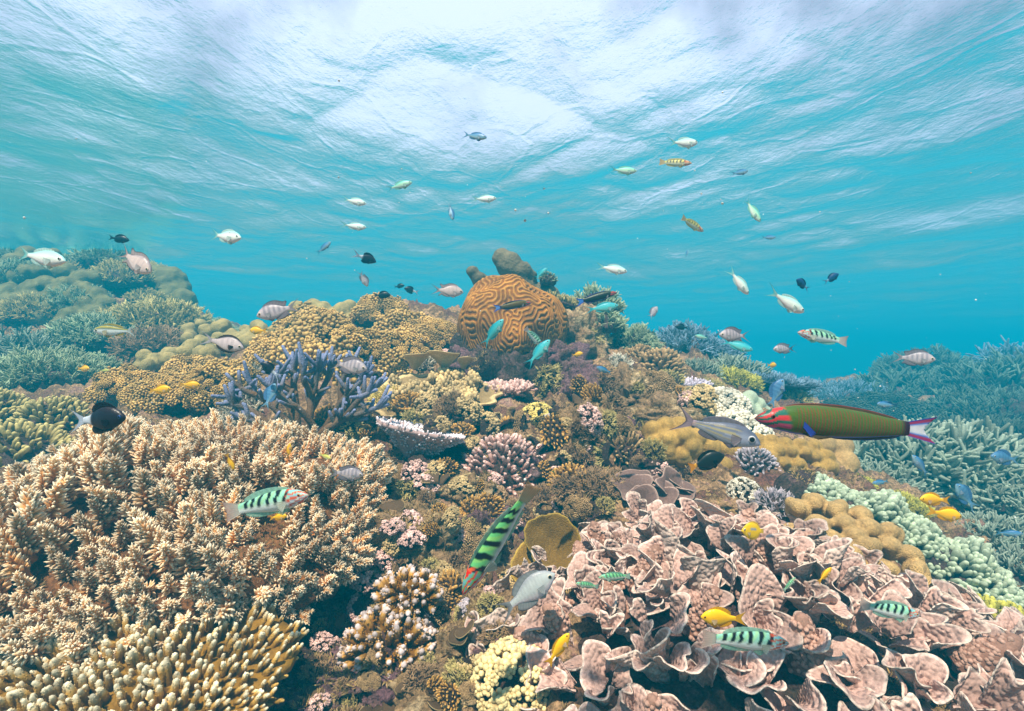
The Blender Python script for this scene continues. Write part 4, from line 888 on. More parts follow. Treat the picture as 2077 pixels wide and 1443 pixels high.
# ------------------------------------------------------------------ left slope
colony('finger', 'olive coral head of thick blunt fingers above the black and white chromis', 110, 850, 150, 'olive', 'finger_coral', d=1.9, hr=1.1, nf=1.3, Lf=.85, r=.19)
colony('finger', 'large olive finger coral in the shade at the left edge', 20, 960, 260, 'olive', 'finger_coral', d=1.62, hr=1.0, nf=1.9, Lf=.62, r=.19)
colony('finger', 'olive finger coral at the very left edge, higher up', -20, 860, 160, 'olive', 'finger_coral', d=1.95, hr=1.0, nf=1.3, Lf=.8, r=.19)
colony('fine', 'fuzzy brown coral patch between the olive fingers and golden mounds', 195, 815, 130, 'fuzz', d=2.25, hr=.7, clumps=.5)
L1 = [(90, 770, 200, 2.6, 'green_grey', 'fanned bluish coral tier just above the olive finger heads'), (-10, 800, 190, 2.5, 'green_grey', 'fanned bluish coral tier at the left edge above the olive fingers'), (170, 775, 140, 2.75, 'green_grey', 'fanned bluish coral tier holding the two small yellow fish'), (60, 715, 210, 3.1, 'grey_stag', 'long bluish branching tier under the leather coral mound'), (200, 700, 160, 3.3, 'green_grey', 'bluish branching tier behind the green-backed bream'),
      (330, 690, 170, 3.6, 'olive', 'olive bush below the hazy left mound'), (250, 665, 130, 3.7, 'olive', 'olive bush above the green-backed bream'), (440, 660, 90, 4.4, 'green_grey', 'hazy dome coral on the skyline of the dip'), (310, 725, 130, 3.0, 'fuzz', 'dull flat-topped bush right of the green-backed bream')]
for x, y, w, d, m, lb in L1: colony('fine', lb, x, y, w, m, d=d, hr=.8, nf=1.3, clumps=.4)
lst = lobed([(80, 590, 150, 72, 8)], 27, 14, 3.95, .004, .12, 8, 12, 1.5)
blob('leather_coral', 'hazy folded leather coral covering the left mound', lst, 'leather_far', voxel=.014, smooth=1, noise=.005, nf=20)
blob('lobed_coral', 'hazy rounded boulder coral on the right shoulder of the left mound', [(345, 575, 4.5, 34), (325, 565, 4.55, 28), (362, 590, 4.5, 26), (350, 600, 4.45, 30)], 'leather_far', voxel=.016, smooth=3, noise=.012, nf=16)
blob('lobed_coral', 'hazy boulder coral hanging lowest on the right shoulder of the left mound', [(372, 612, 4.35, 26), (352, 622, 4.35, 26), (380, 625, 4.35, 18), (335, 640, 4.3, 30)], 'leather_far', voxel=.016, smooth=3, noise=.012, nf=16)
L2 = [(60, 520, 130, 4.75, 'green_grey', 'hazy bush on the very top of the left mound'), (225, 560, 120, 4.6, 'green_grey', 'hazy bush along the skyline of the left mound'), (250, 610, 110, 4.25, 'olive', 'pale hazy bush in the middle of the left mound'), (300, 620, 80, 4.2, 'olive', 'round yellowish hazy bush at the lower edge of the left mound'), (180, 520, 100, 4.8, 'green_grey', 'small hazy bush just right of the top of the left mound')]
L2 += [(120, 560, 110, 4.3, 'olive', 'leafy hazy bush among the lobes near the top of the left mound'), (40, 570, 110, 4.1, 'green_grey', 'leafy hazy bush at the left edge of the left mound'), (160, 620, 110, 3.9, 'green_grey', 'leafy hazy bush low on the face of the left mound'), (300, 560, 90, 4.6, 'olive', 'leafy hazy bush on the skyline left of the shoulder boulder'), (70, 650, 120, 3.75, 'olive', 'leafy hazy bush at the foot of the left mound')]
for x, y, w, d, m, lb in L2: colony('fine', lb, x, y, w, m, d=d, hr=.8, nf=.9, lift=.25)

# ------------------------------------------------------------------ right slope
R1 = [('fine', 1285, 735, 110, 3.0, 'green_grey', 'greenish white dome bush right of the shadowed ledge', 'branching_coral', 1.1), ('fine', 1390, 720, 150, 3.7, 'bluish', 'bluest branching coral on the right skyline', 'branching_coral', .9), ('fine', 1450, 725, 110, 3.9, 'bluish', 'smaller blue branching coral behind the barred damselfish', 'branching_coral', .9),
      ('finger', 1335, 790, 110, 2.55, 'brown_soft', 'dull green soft coral of thick upright fingers behind the lilac table', 'soft_coral', 1.4), ('finger', 1300, 775, 80, 2.65, 'brown_soft', 'smaller dull green soft coral of upright fingers by the yellow sprays', 'soft_coral', 1.3), ('twig', 1490, 755, 140, 3.2, 'grey_stag', 'whitish staghorn bush above the lilac table', 'staghorn_coral', .9), ('twig', 1420, 775, 90, 2.9, 'grey_stag', 'smaller whitish staghorn bush left of its larger neighbour', 'staghorn_coral', .9),
      ('fine', 1490, 805, 110, 2.9, 'lime', 'yellow-green bush in front of the blue-grey table', 'branching_coral', .6), ('knob', 1465, 845, 110, 2.25, 'white_bush', 'upper cream cauliflower coral on the right slope', 'cauliflower_coral', .9), ('knob', 1500, 880, 130, 2.05, 'white_bush', 'lower cream cauliflower coral above the grey bream', 'cauliflower_coral', .8), ('knob', 1415, 850, 50, 2.2, 'yellow', 'little yellowish cauliflower tuft left of the cream ones', 'cauliflower_coral', .8),
      ('fine', 1600, 835, 90, 3.0, 'olive', 'brownish bush behind the nose of the big green wrasse', 'branching_coral', .8), ('brush', 1575, 860, 60, 2.3, 'grey_stag', 'small white spray above the big green wrasse snout', 'branching_coral', .8), ('twig', 1225, 790, 90, 2.3, 'yellow', 'yellow branching spray on the block right of the brain coral', 'branching_coral', 1.0), ('twig', 1272, 785, 100, 2.25, 'yellow', 'bright yellow spray leaning right beside the dull soft coral', 'branching_coral', .9), ('nubby', 1180, 765, 80, 2.35, 'tan_bush', 'brown cup of fine branches with white rim right of the brain base', 'branching_coral', .9)]
for kd, x, y, w, d, m, lb, nm, hr in R1: colony(kd, lb, x, y, w, m, nm, d=d, hr=hr, nf=1.2, clumps=.3, Lf=1.25 if nm == 'soft_coral' else 1)
table('lilac table coral with a short foot on the right slope', 1395, 782, 2.45, 100, 'lilac', T('finger', 5, r=.2, bumps=6), 160, .03, normal=(.05, -.2, 1), ry=.75, dish=.1, under=.7, stalk=(.35, .7), seed=9, out=.6)
table('broad blue-grey table coral overhanging on the right slope', 1575, 775, 3.05, 175, 'bluish', T('twig', 5), 260, .055, normal=(.12, -.12, 1), ry=.8, dish=.06, under=.5, stalk=(.35, .6), seed=10, out=.8)
blob('pillow_coral', 'pale green pillow lobes beside the upper cream cauliflower', [(1500, 815, 2.5, 15), (1520, 808, 2.5, 17), (1538, 820, 2.5, 15), (1516, 826, 2.45, 15), (1552, 835, 2.5, 13), (1534, 838, 2.45, 14)], 'pale_green', voxel=.009, smooth=2)
def thicket(label, px, d, w, mat, n=150, hr=.5, ry=.8, Lf=1.0, forks=6, lean=(0, 0, 0), lift=0): return colony('twig', label, px, 0, w, mat, 'staghorn_coral', d=d, hr=hr, ry=ry, nf=n / 90, Lf=Lf, forks=forks, lean=lean, lift=lift, clumps=.3, r=.08, low=.0)
thicket('wide blue-grey staghorn thicket behind the big green wrasse tail', 1900, 2.35, 400, 'grey_stag', 260, .62, .6, .75)
thicket('blue-grey staghorn thicket filling the right edge below the far reef', 2060, 2.1, 260, 'grey_stag', 170, .6, .8, .85)
thicket('grey staghorn clump under the golden-green lumps', 1780, 2.2, 220, 'grey_stag', 150, .5, .7, .9)
thicket('shaded staghorn clump right of the two yellow damselfish', 2030, 1.75, 190, 'grey_stag', 130, .6, .8, .9)
thicket('shaded staghorn clump at the right edge behind the pale green ridge', 2080, 1.55, 180, 'grey_stag', 120, .6, .8, .9)
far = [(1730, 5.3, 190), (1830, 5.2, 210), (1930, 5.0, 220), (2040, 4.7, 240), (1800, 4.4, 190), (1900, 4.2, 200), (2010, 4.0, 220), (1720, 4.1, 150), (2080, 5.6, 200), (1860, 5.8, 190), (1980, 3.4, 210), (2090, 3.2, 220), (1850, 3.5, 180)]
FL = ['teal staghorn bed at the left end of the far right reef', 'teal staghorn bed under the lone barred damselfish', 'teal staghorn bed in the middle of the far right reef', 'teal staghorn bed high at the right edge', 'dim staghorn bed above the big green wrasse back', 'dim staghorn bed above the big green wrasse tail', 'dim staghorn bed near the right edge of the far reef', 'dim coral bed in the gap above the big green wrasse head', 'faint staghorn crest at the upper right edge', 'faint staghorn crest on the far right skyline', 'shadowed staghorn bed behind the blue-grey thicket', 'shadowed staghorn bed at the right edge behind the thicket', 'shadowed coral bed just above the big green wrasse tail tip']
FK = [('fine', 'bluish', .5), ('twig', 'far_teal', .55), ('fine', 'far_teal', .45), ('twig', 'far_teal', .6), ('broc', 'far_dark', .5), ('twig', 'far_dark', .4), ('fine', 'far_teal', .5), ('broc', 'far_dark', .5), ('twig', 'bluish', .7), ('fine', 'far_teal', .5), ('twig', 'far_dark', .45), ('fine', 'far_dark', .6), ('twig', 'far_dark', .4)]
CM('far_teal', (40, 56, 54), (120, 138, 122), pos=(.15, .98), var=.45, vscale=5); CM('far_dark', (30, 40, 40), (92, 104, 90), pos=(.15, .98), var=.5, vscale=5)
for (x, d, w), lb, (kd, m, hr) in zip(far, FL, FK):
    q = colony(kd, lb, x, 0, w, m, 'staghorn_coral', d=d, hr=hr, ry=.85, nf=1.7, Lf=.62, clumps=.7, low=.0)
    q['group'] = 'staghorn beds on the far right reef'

# ------------------------------------------------------------------ small growth between the large corals
SM = [('knob', 1000, 1010, 60, 'fuzz', 'small brown knobbly crust under the pink fingered dome'), ('fine', 960, 1120, 70, 'fuzz', 'rough brown tuft left of the diving striped wrasse head'), ('fine', 850, 1010, 80, 'fuzz', 'rough brown tuft on the dark boulder under the white table'), ('brush', 760, 1010, 60, 'olive', 'small olive spray at the right rim of the beige thicket'), ('knob', 745, 1030, 60, 'lime', 'yellowish lumpy sponge crust at the right rim of the beige thicket'),
      ('fine', 880, 1090, 60, 'knobby', 'pale rough tuft on top of the knobbly olive boulder'), ('fine', 800, 1150, 70, 'knobby', 'pale rough tuft at the lower end of the knobbly olive boulder'), ('knob', 910, 1250, 60, 'knobby', 'sandy lumps right of the blue-tipped golden coral'), ('fine', 720, 1260, 60, 'fuzz', 'brown tuft left of the blue-tipped golden coral'), ('knob', 660, 1350, 80, 'pink', 'pinkish lumpy crust in the gap right of the golden table'), ('knob', 720, 1370, 60, 'pink', 'smaller pinkish lumpy crust below the blue-tipped coral'), ('fine', 880, 1330, 70, 'fuzz', 'brown tuft below right of the blue-tipped golden coral'),
      ('knob', 960, 1240, 70, 'grey_soft', 'lilac grey crust below the diving wrasse snout'), ('fine', 1050, 1040, 60, 'fuzz', 'dark brown tuft left of the olive disc'), ('knob', 1030, 1180, 50, 'knobby', 'sandy lumps behind the large silver damselfish tail'), ('fine', 1180, 920, 70, 'fuzz', 'brown tuft under the rounded tan boulder'), ('knob', 1150, 880, 60, 'pink', 'pinkish crust on the side of the rounded tan boulder'), ('fine', 1350, 960, 60, 'fuzz', 'brown tuft left of the golden lobe stalk'), ('fine', 1250, 850, 70, 'fuzz', 'brown tuft below the turf-covered block'), ('knob', 1420, 830, 60, 'knobby', 'pale crust at the edge of the long sloping boulder'),
      ('fine', 1300, 865, 60, 'olive', 'olive tuft on the long sloping boulder'), ('brush', 1140, 790, 60, 'fuzz', 'dark tuft in the shade under the brain coral'), ('fine', 940, 890, 60, 'olive', 'olive tuft under the knobby crust'), ('knob', 1060, 900, 50, 'fuzz', 'brown lumps right of the pink fingered dome'), ('fine', 90, 1240, 120, 'fuzz', 'reddish brown tuft between the beige thicket and golden table'), ('knob', 200, 1215, 80, 'pink', 'dull pink crust above the golden table'), ('fine', 430, 1200, 110, 'fuzz', 'brown turf patch along the upper rim of the golden table'), ('fine', 1240, 1010, 60, 'olive', 'olive tuft left of the dull brown lettuce coral'),
      ('knob', 1215, 1060, 50, 'fuzz', 'brown lumps above the olive disc'), ('fine', 1100, 1010, 60, 'fuzz', 'brown tuft below the pink fingered dome'), ('finger', 1360, 770, 60, 'olive', 'olive fingers beside the lilac table'), ('fine', 1440, 790, 60, 'olive', 'olive tuft between the lilac table and cream corals'), ('twig', 1255, 740, 60, 'white_bush', 'whitish spray under the shadowed ledge'), ('fine', 930, 770, 60, 'olive', 'olive tuft at the foot of the brain coral'), ('brush', 860, 740, 60, 'white_bush', 'small whitish spray above the knobby crust')]
for kd, x, y, w, m, lb in SM: colony(kd, lb, x, y, w, m, {'fuzz': 'turf_tuft'}.get(m, 'small_coral'), 'algae' if m == 'fuzz' else 'coral', hr=.75, nf=.8, clumps=.6, lean=(0, -.25, 0))
RK = [(960, 1000, 90, 'ROCKL', 'lumpy rock right of the dark boulder under the white table'), (790, 1190, 110, 'ROCKL', 'lumpy rock under the knobbly olive boulder'), (1010, 1330, 90, 'ROCKP', 'pink crusted stone above the pale yellow cauliflower coral'), (930, 1310, 90, 'ROCKL', 'turf stone between blue-tipped and cauliflower corals'), (800, 1420, 130, 'ROCKP', 'pink crusted stone at the bottom edge below the blue-tipped coral'), (1080, 950, 70, 'ROCKP', 'pink crusted stone beside the tan clump'), (1245, 880, 90, 'ROCKP', 'purple crusted stone above the brown soft coral'), (1300, 950, 80, 'ROCKD', 'dark stone behind the dull brown lettuce coral'), (1180, 1040, 90, 'ROCKD', 'dark stone behind the olive disc'), (1140, 850, 60, 'ROCKD', 'dark stone behind the whitish ball'), (740, 980, 90, 'ROCKL', 'turf stone under the dim barred damselfish'), (1380, 830, 90, 'ROCKL', 'turf stone above the grey bream tail'), (300, 1210, 150, 'ROCKD', 'dark rock shelf behind the golden table'), (520, 1230, 120, 'ROCKD', 'dark rock shelf under the right of the beige thicket')]
for x, y, w, m, lb in RK: rock(lb, x, y, w, globals()[m], .75, amp=.45, n=70)
def small_growth():
    """dozens of small colonies on whatever bare rock the middle slope still shows"""
    g = rng(314); dg = bpy.context.evaluated_depsgraph_get(); dg.update(); prot = {}; n = 0; used = []
    kinds = [('knob', 'pink', 'little pinkish lumpy crusts on the bare rock of the middle slope', 'crust_coral'), ('nubby', 'tan_bush', 'little tan finger corals on the bare rock of the middle slope', 'finger_coral'), ('knob', 'knobby', 'little sandy lumpy crusts on the bare rock of the middle slope', 'crust_coral'), ('fine', 'olive', 'little olive bushes on the bare rock of the middle slope', 'bush_coral'), ('broc', 'brown_soft', 'little brown soft corals on the bare rock of the middle slope', 'soft_coral'), ('plate', 'plate_brown', 'little brown shelf corals on the bare rock of the middle slope', 'shelf_coral'), ('fine', 'fuzz', 'little rough brown tufts on the bare rock of the middle slope', 'turf_tuft')]
    for _ in range(7000):
        if n >= 150: break
        px, py = g.uniform(640, 1420), g.uniform(770, 1430)
        if px > 1130 and py > 1030: continue
        if any(math.hypot(px - a, py - b) < 25 for a, b in used): continue
        ok, h, nn, i, o, m = scene.ray_cast(dg, Vector((0, 0, 0)), Vector(P3(px, py, 1)).normalized(), distance=6)
        if not ok or not o.name.startswith('reef_'): continue
        used.append((px, py)); kd, mt, lb, nm = kinds[n % 7 if n > 6 else n]; r = g.uniform(16, 38) / FPX * h.y
        if kd not in prot or (kd, mt) not in prot:
            e = empty(nm, lb, 'algae' if nm == 'turf_tuft' else 'coral', lb)
            if kd == 'plate':
                for q in range(3): pl = fan_plate('plate', .9, 2.6, .8, .06, 2.6, 810 + q, M_[mt], e, thick=.07, nu=30, nv=9); place(pl, (.2 * q - .2, 0, .25 * q - .2), (0, -.5, 1), R(-90 + 40 * (q - 1)))
            else:
                K = KIND[kd]; me = bush_mesh('branches', .8, .8, K['h'] * .7, int(K['n'] * .55), T(K['t'][0], K['t'][1], **K['t'][2]), K['L'] * 1.2, g, .05, K['up'], clumps=.5, seed=n); link('branches', me, M_[mt], e); lump('base', .72, .72, K['h'] * .55, ROCKD, e, n, .15, 20, -.6)
            prot[(kd, mt)] = e; prot[kd] = e
        else: e = copy_tree(prot[(kd, mt)], lb)
        place(e, np.array(h), nrm(np.array(nn) + (0, -.2, .5)), g.uniform(0, 6.28), (r * g.uniform(.8, 1.2), r * g.uniform(.8, 1.2), r * g.uniform(.7, 1.3))); n += 1
small_growth()
def turf():
    g = rng(91); k = 60000; d = .6 + 2.5 * g.uniform(0, 1, k) ** 1.2; px = g.uniform(-60, 2140, k); x = (px - CX) / FPX * d; p = np.stack([x, d, 0 * x], -1); keep = fbm(p * 5, 3, 41) > -.25; x, d = x[keep], d[keep]
    dg = bpy.context.evaluated_depsgraph_get(); dg.update(); P, Nn = [], []; dn = Vector((0, 0, -1))
    for a, b in zip(x, d):
        ok, h, n, i, o, m = scene.ray_cast(dg, Vector((a, b, .9)), dn, distance=3)
        if ok and (o.name.startswith('reef_') or o.name.startswith('base')): P.append(h); Nn.append(n)
    P = np.array(P); Nn = np.array(Nn); k = len(P)
    tv = []
    for q in range(4):
        parts = []; gg = rng(200 + q)
        for b in range(7):
            a = gg.uniform(0, 6.28); dv = nrm(np.array((math.cos(a), math.sin(a), gg.uniform(.5, 1.5)))); r0 = np.array((math.cos(a), math.sin(a), 0)) * .2; sd_ = np.cross(dv, (0, 0, 1)); sd_ = nrm(sd_) * .12
            V = np.array([r0 - sd_, r0 + sd_, r0 + dv * .6 + sd_ * .7, r0 + dv * .6 - sd_ * .7, r0 + dv]); parts.append((V, np.array([(0, 1, 2), (0, 2, 3), (3, 2, 4)]), np.array([.1, .1, .6, .6, 1.0])))
        tv.append(tpl_join(parts))
    big = fbm(P * 7, 3, 44); V, F, t, rv = scatter(tv, P - Nn * .002, Nn + g.normal(0, .35, (k, 3)), g.uniform(.004, .012, k) * (1 + .7 * big.clip(-.6, 1)), g)
    tag(link('algae_turf', mesh('algae_turf', V, F, {'t': t, 'rv': rv}), CM('turf', (96, 70, 40), (206, 178, 124), pos=(0, 1), var=.6, vscale=6)), 'short fuzzy brown algae turf over the bare reef rock', None, None, 'stuff')
turf()

def plankton():
    g = rng(17); k = 420; d = g.uniform(.35, 3.2, k); px, py = g.uniform(-80, 2160, k), g.uniform(150, 1250, k); P = np.stack([(px - CX) / FPX * d, d, -(py - CY) / FPX * d], -1); keep = P[:, 2] > ground_z(P[:, 0], P[:, 1]) + .12; P = P[keep]
    V, F, t, rv = scatter([ball(6, 4)], P, g.normal(0, 1, (len(P), 3)), .0005 + .0011 * g.uniform(0, 1, len(P)) ** 3, g)
    tag(link('plankton', mesh('plankton', V, F, {'t': t, 'rv': rv}), CM('speck', (200, 204, 200), (236, 236, 230))), 'pale specks of plankton drifting in the water', None, None, 'stuff')
plankton()
# ------------------------------------------------------------------ fish
def skin_mat(name, fin=False):
    m, n, l = new_mat(name); out = N(n, 'ShaderNodeOutputMaterial'); b = N(n, 'ShaderNodeBsdfPrincipled'); b.inputs['Roughness'].default_value = .5 if fin else .38; b.inputs['Specular IOR Level'].default_value = .35
    a = N(n, 'ShaderNodeAttribute', attribute_name='Col'); tc = N(n, 'ShaderNodeTexCoord'); no = N(n, 'ShaderNodeTexNoise'); no.inputs['Scale'].default_value = 90; no.inputs['Detail'].default_value = 3; l.new(tc.outputs['Object'], no.inputs['Vector'])
    mr = N(n, 'ShaderNodeMapRange'); mr.inputs['To Min'].default_value = .82; mr.inputs['To Max'].default_value = 1.15; l.new(no.outputs['Fac'], mr.inputs['Value'])
    mx = N(n, 'ShaderNodeMix', data_type='RGBA', blend_type='MULTIPLY'); mx.inputs[0].default_value = 1; l.new(a.outputs['Color'], mx.inputs[6]); l.new(mr.outputs['Result'], mx.inputs[7]); l.new(mx.outputs[2], b.inputs['Base Color'])
    if fin:
        tl = N(n, 'ShaderNodeBsdfTranslucent'); l.new(mx.outputs[2], tl.inputs['Color']); m1 = N(n, 'ShaderNodeMixShader'); m1.inputs[0].default_value = .45; l.new(b.outputs['BSDF'], m1.inputs[1]); l.new(tl.outputs['BSDF'], m1.inputs[2])
        op = N(n, 'ShaderNodeAttribute', attribute_name='op'); tr = N(n, 'ShaderNodeBsdfTransparent'); m2 = N(n, 'ShaderNodeMixShader'); l.new(op.outputs['Fac'], m2.inputs[0]); l.new(tr.outputs['BSDF'], m2.inputs[1]); l.new(m1.outputs['Shader'], m2.inputs[2]); l.new(m2.outputs['Shader'], out.inputs['Surface'])
    else:
        vo = N(n, 'ShaderNodeTexVoronoi'); vo.inputs['Scale'].default_value = 420; l.new(tc.outputs['Object'], vo.inputs['Vector']); bp = N(n, 'ShaderNodeBump'); bp.inputs['Strength'].default_value = .25; bp.inputs['Distance'].default_value = .0006; l.new(vo.outputs['Distance'], bp.inputs['Height']); l.new(bp.outputs['Normal'], b.inputs['Normal'])
        l.new(b.outputs['BSDF'], out.inputs['Surface'])
    return m
SKIN = skin_mat('fish_skin'); FIN = skin_mat('fish_fin', True)
def rgb(*c): return np.array(srgb(*c))
def lerp(a, b, t): return a + (b - a) * t
def sm(a, b, x): x = np.clip((x - a) / (b - a), 0, 1); return x * x * (3 - 2 * x)
PROF = {
 'moon': ([0, .04, .12, .25, .40, .55, .70, .85, 1], [0, .034, .072, .104, .112, .106, .090, .066, .046], [0, -.028, -.056, -.080, -.090, -.088, -.078, -.060, -.044], [0, .026, .046, .058, .06, .054, .042, .028, .014]),   # s, top, bottom, half width; body length 1 from snout to tail root
 'damsel': ([0, .04, .12, .25, .40, .55, .70, .85, 1], [.0, .065, .15, .225, .255, .235, .17, .085, .06], [-.0, -.045, -.11, -.185, -.225, -.21, -.15, -.08, -.06], [.0, .04, .068, .088, .092, .078, .052, .028, .014]),
 'chromis': ([0, .04, .12, .25, .40, .55, .70, .85, 1], [0, .050, .105, .152, .170, .156, .115, .066, .044], [0, -.046, -.10, -.153, -.177, -.162, -.118, -.066, -.044], [0, .035, .06, .076, .08, .068, .046, .024, .012]),
 'wrasse': ([0, .04, .12, .25, .40, .55, .70, .85, 1], [0, .036, .082, .118, .13, .124, .108, .078, .062], [0, -.034, -.075, -.108, -.122, -.118, -.10, -.074, -.06], [0, .03, .055, .07, .072, .064, .048, .030, .014]),
 'bream': ([0, .04, .12, .25, .40, .55, .70, .85, 1], [0, .065, .135, .185, .19, .165, .12, .072, .046], [0, -.03, -.075, -.12, -.14, -.13, -.095, -.06, -.044], [0, .04, .066, .08, .08, .068, .046, .026, .014]),
 'butterfly': ([0, .05, .12, .25, .42, .6, .78, .92, 1], [0, .05, .16, .31, .40, .41, .33, .16, .09], [0, -.045, -.13, -.28, -.37, -.39, -.32, -.15, -.09], [0, .035, .06, .085, .09, .075, .05, .028, .016]),
}
def prof(sp, s):
    q = np.linspace(0, 1, 161); P = PROF[sp]; out = []
    for k in (1, 2, 3):
        v = np.interp(q, P[0], P[k]); w = np.pad(v, 8, mode='reflect', reflect_type='odd'); ker = np.hanning(15); v2 = np.convolve(w, ker / ker.sum(), 'same')[8:-8]
        v2[:6] = v[:6] * .25 + v2[:6] * .75; v2 *= np.sqrt(np.clip(q / .02, 0.0, 1)); out.append(np.interp(s, q, v2))
    return out
SP = {}
def species(name, shape, body, fin, tail, dorsal, anal, eye=(.115, .035, .030, (235, 225, 200)), size=.08, ns=44, nt=20, tlen=.3, fork=.5, span=.2, op=.8, pect=None, edge=None, filament=0):
    SP[name] = dict(shape=shape, body=body, fin=fin, tail=tail, dorsal=dorsal, anal=anal, eye=eye, size=size, ns=ns, nt=nt, tlen=tlen, fork=fork, span=span, op=op, pect=pect, edge=edge, filament=filament)
def bars(s, cs, w, soft=.4): return sum(np.clip(1 - np.abs(s - c) / w, 0, 1) ** soft for c in cs).clip(0, 1)
def b_chromis(back, mid, belly):
    back, mid, belly = rgb(*back), rgb(*mid), rgb(*belly)
    return lambda s, v, n: np.where((v > .1)[:, None], lerp(mid, back, sm(.1, .9, v)[:, None]), lerp(mid, belly, sm(.1, -.8, v)[:, None]))
def b_silver(base, bar, belly, cs, w=.05, amt=.6, dark=None, back=(120, 120, 134)):
    base, bar, belly, bk = rgb(*base), rgb(*bar), rgb(*belly), rgb(*back)
    def f(s, v, n):
        c = lerp(base, belly, sm(-.1, -.8, v)[:, None]); c = lerp(c, bk, (.65 * sm(.5, 1, v))[:, None]); c = lerp(c, bar, (amt * bars(s, cs, w) * sm(-.75, .1, v))[:, None]); c = c * (1 - .12 * (np.sin(s * 95 + v * 4) * np.sin(v * 34) > .2) * sm(.2, .35, s))[:, None]
        if dark is not None: c = lerp(c, rgb(*dark), sm(.80, .95, np.abs(v))[:, None])
        return c
    return f
def b_flat(c1, c2=None, at=None, belly=None):
    c1 = rgb(*c1)
    def f(s, v, n):
        c = np.repeat(c1[None], len(s), 0) * (1 + .25 * v)[:, None]
        if c2 is not None: c = lerp(c, rgb(*c2), sm(at - .03, at + .03, s)[:, None])
        if belly is not None: c = lerp(c, rgb(*belly), sm(0, -.8, v)[:, None])
        return c
    return f
def b_sixbar(top=(150, 214, 190), belly=(240, 246, 242), bar=(18, 18, 26), amt=1.0, head=1.0):
    top, belly, bar = rgb(*top), rgb(*belly), rgb(*bar)
    def f(s, v, n):
        c = lerp(belly, top, sm(-.45, .35, v)[:, None]); y = sm(.3, .75, np.sin(s * 60 + v * 6) * .5 + .5 + .2 * n) * sm(.2, .4, s) * sm(-.4, .3, v); c = lerp(c, rgb(176, 214, 90), (.35 * y)[:, None])
        ss = s + .035 * v + .02 * n; k = bars(ss, (.30, .43, .56, .69, .80, .90), .031, .5) * sm(-.45, .1, v); c = lerp(c, bar, (amt * np.clip(k * 1.6, 0, 1))[:, None])
        h = np.sin((v * 1.2 + s * 3.0) * 10 + 1.6 * n + 1.5) > .2; c = lerp(c, rgb(216, 84, 44), (head * .95 * h * (1 - sm(.25, .31, s)))[:, None]); h2 = np.sin((v * 1.2 + s * 3.0) * 10 + 1.6 * n + 4.3) > .6
        return lerp(c, rgb(120, 160, 210), (head * .5 * h2 * (1 - sm(.22, .27, s)))[:, None])
    return f
def b_moon(base=(70, 100, 34), line=(118, 62, 32)):
    base, line = rgb(*base), rgb(*line)
    def f(s, v, n):
        c = lerp(base, rgb(60, 104, 50), (.6 * sm(.55, 1, v))[:, None]); c = lerp(c, line, (.8 * (np.sin(s * 300) > .2) * sm(.22, .28, s) * sm(1.02, .7, np.abs(v)))[:, None])
        hd = 1 - sm(.19, .225, s + .03 * v); w = np.sin((v * .75 - s * 3.4) * 11 + 1.4 * np.sin(s * 34) + 1.0 * n); hc = np.where((w > .0)[:, None], rgb(206, 56, 58), rgb(30, 104, 88)); hc = lerp(hc, rgb(196, 84, 130), (.8 * (w > 0) * sm(-.1, -.5, v))[:, None]); c = lerp(c, hc, hd[:, None])
        c = lerp(c, rgb(70, 100, 205), sm(-.84, -.95, v)[:, None]); c = lerp(c, rgb(150, 70, 60), (.6 * sm(.95, .99, v) * sm(.1, .25, s))[:, None]); return lerp(c, rgb(46, 14, 40), sm(.93, .985, s)[:, None])
    return f
def b_bream(s, v, n):
    c = lerp(rgb(150, 156, 176), rgb(92, 98, 118), sm(-.2, .8, v)[:, None]); c = lerp(c, rgb(190, 192, 200), sm(-.4, -.9, v)[:, None])
    k = (np.sin(v * 38 + s * 4) > .2) * sm(.28, .36, s) * sm(.8, .4, v) * sm(-.8, -.4, v); c = lerp(c, rgb(172, 156, 92), (.75 * k)[:, None]); k2 = (np.sin(v * 38 + s * 4 + 3.14) > .3) * sm(.28, .36, s) * sm(.9, .5, v); return lerp(lerp(c, rgb(74, 78, 88), (.4 * k2)[:, None]), rgb(176, 140, 150), (.6 * sm(.9, 1, s))[:, None])
def b_butter(s, v, n):
    c = np.repeat(rgb(240, 196, 16)[None], len(s), 0); d = np.hypot((s - .60) / .20, (v - .22 + (s - .6) * .6) / .16); c = lerp(c, rgb(126, 150, 176), sm(1.1, .8, d)[:, None]); return lerp(c, rgb(40, 40, 60), (sm(.05, .03, np.abs(s - .155)) * sm(.7, .3, np.abs(v)) * .35)[:, None])
def b_yellowbream(s, v, n):
    c = lerp(rgb(222, 228, 226), rgb(70, 96, 84), sm(-.05, .35, v)[:, None]); return lerp(c, rgb(196, 176, 40), (sm(.18, .05, np.abs(v - .62)))[:, None])
CY1, CY2 = rgb(120, 214, 214), rgb(60, 180, 196)
species('pale', 'chromis', b_chromis((160, 220, 218), (238, 246, 236), (248, 236, 232)), rgb(200, 232, 228), CY1, (.30, .88, .055), (.55, .9, .06), (.115, .03, .034, (240, 236, 226)), .078, tlen=.36, fork=.75, span=.2)
species('greenish', 'chromis', b_chromis((96, 196, 190), (178, 222, 190), (214, 226, 214)), rgb(150, 216, 200), CY2, (.30, .88, .055), (.55, .9, .06), (.115, .03, .034, (230, 230, 210)), .078, tlen=.36, fork=.75, span=.2)
species('cyan', 'chromis', b_chromis((40, 160, 178), (84, 196, 200), (130, 216, 210)), rgb(90, 200, 204), rgb(60, 200, 214), (.30, .88, .055), (.55, .9, .06), (.115, .03, .03, (190, 226, 226)), .078, tlen=.40, fork=.8, span=.2)
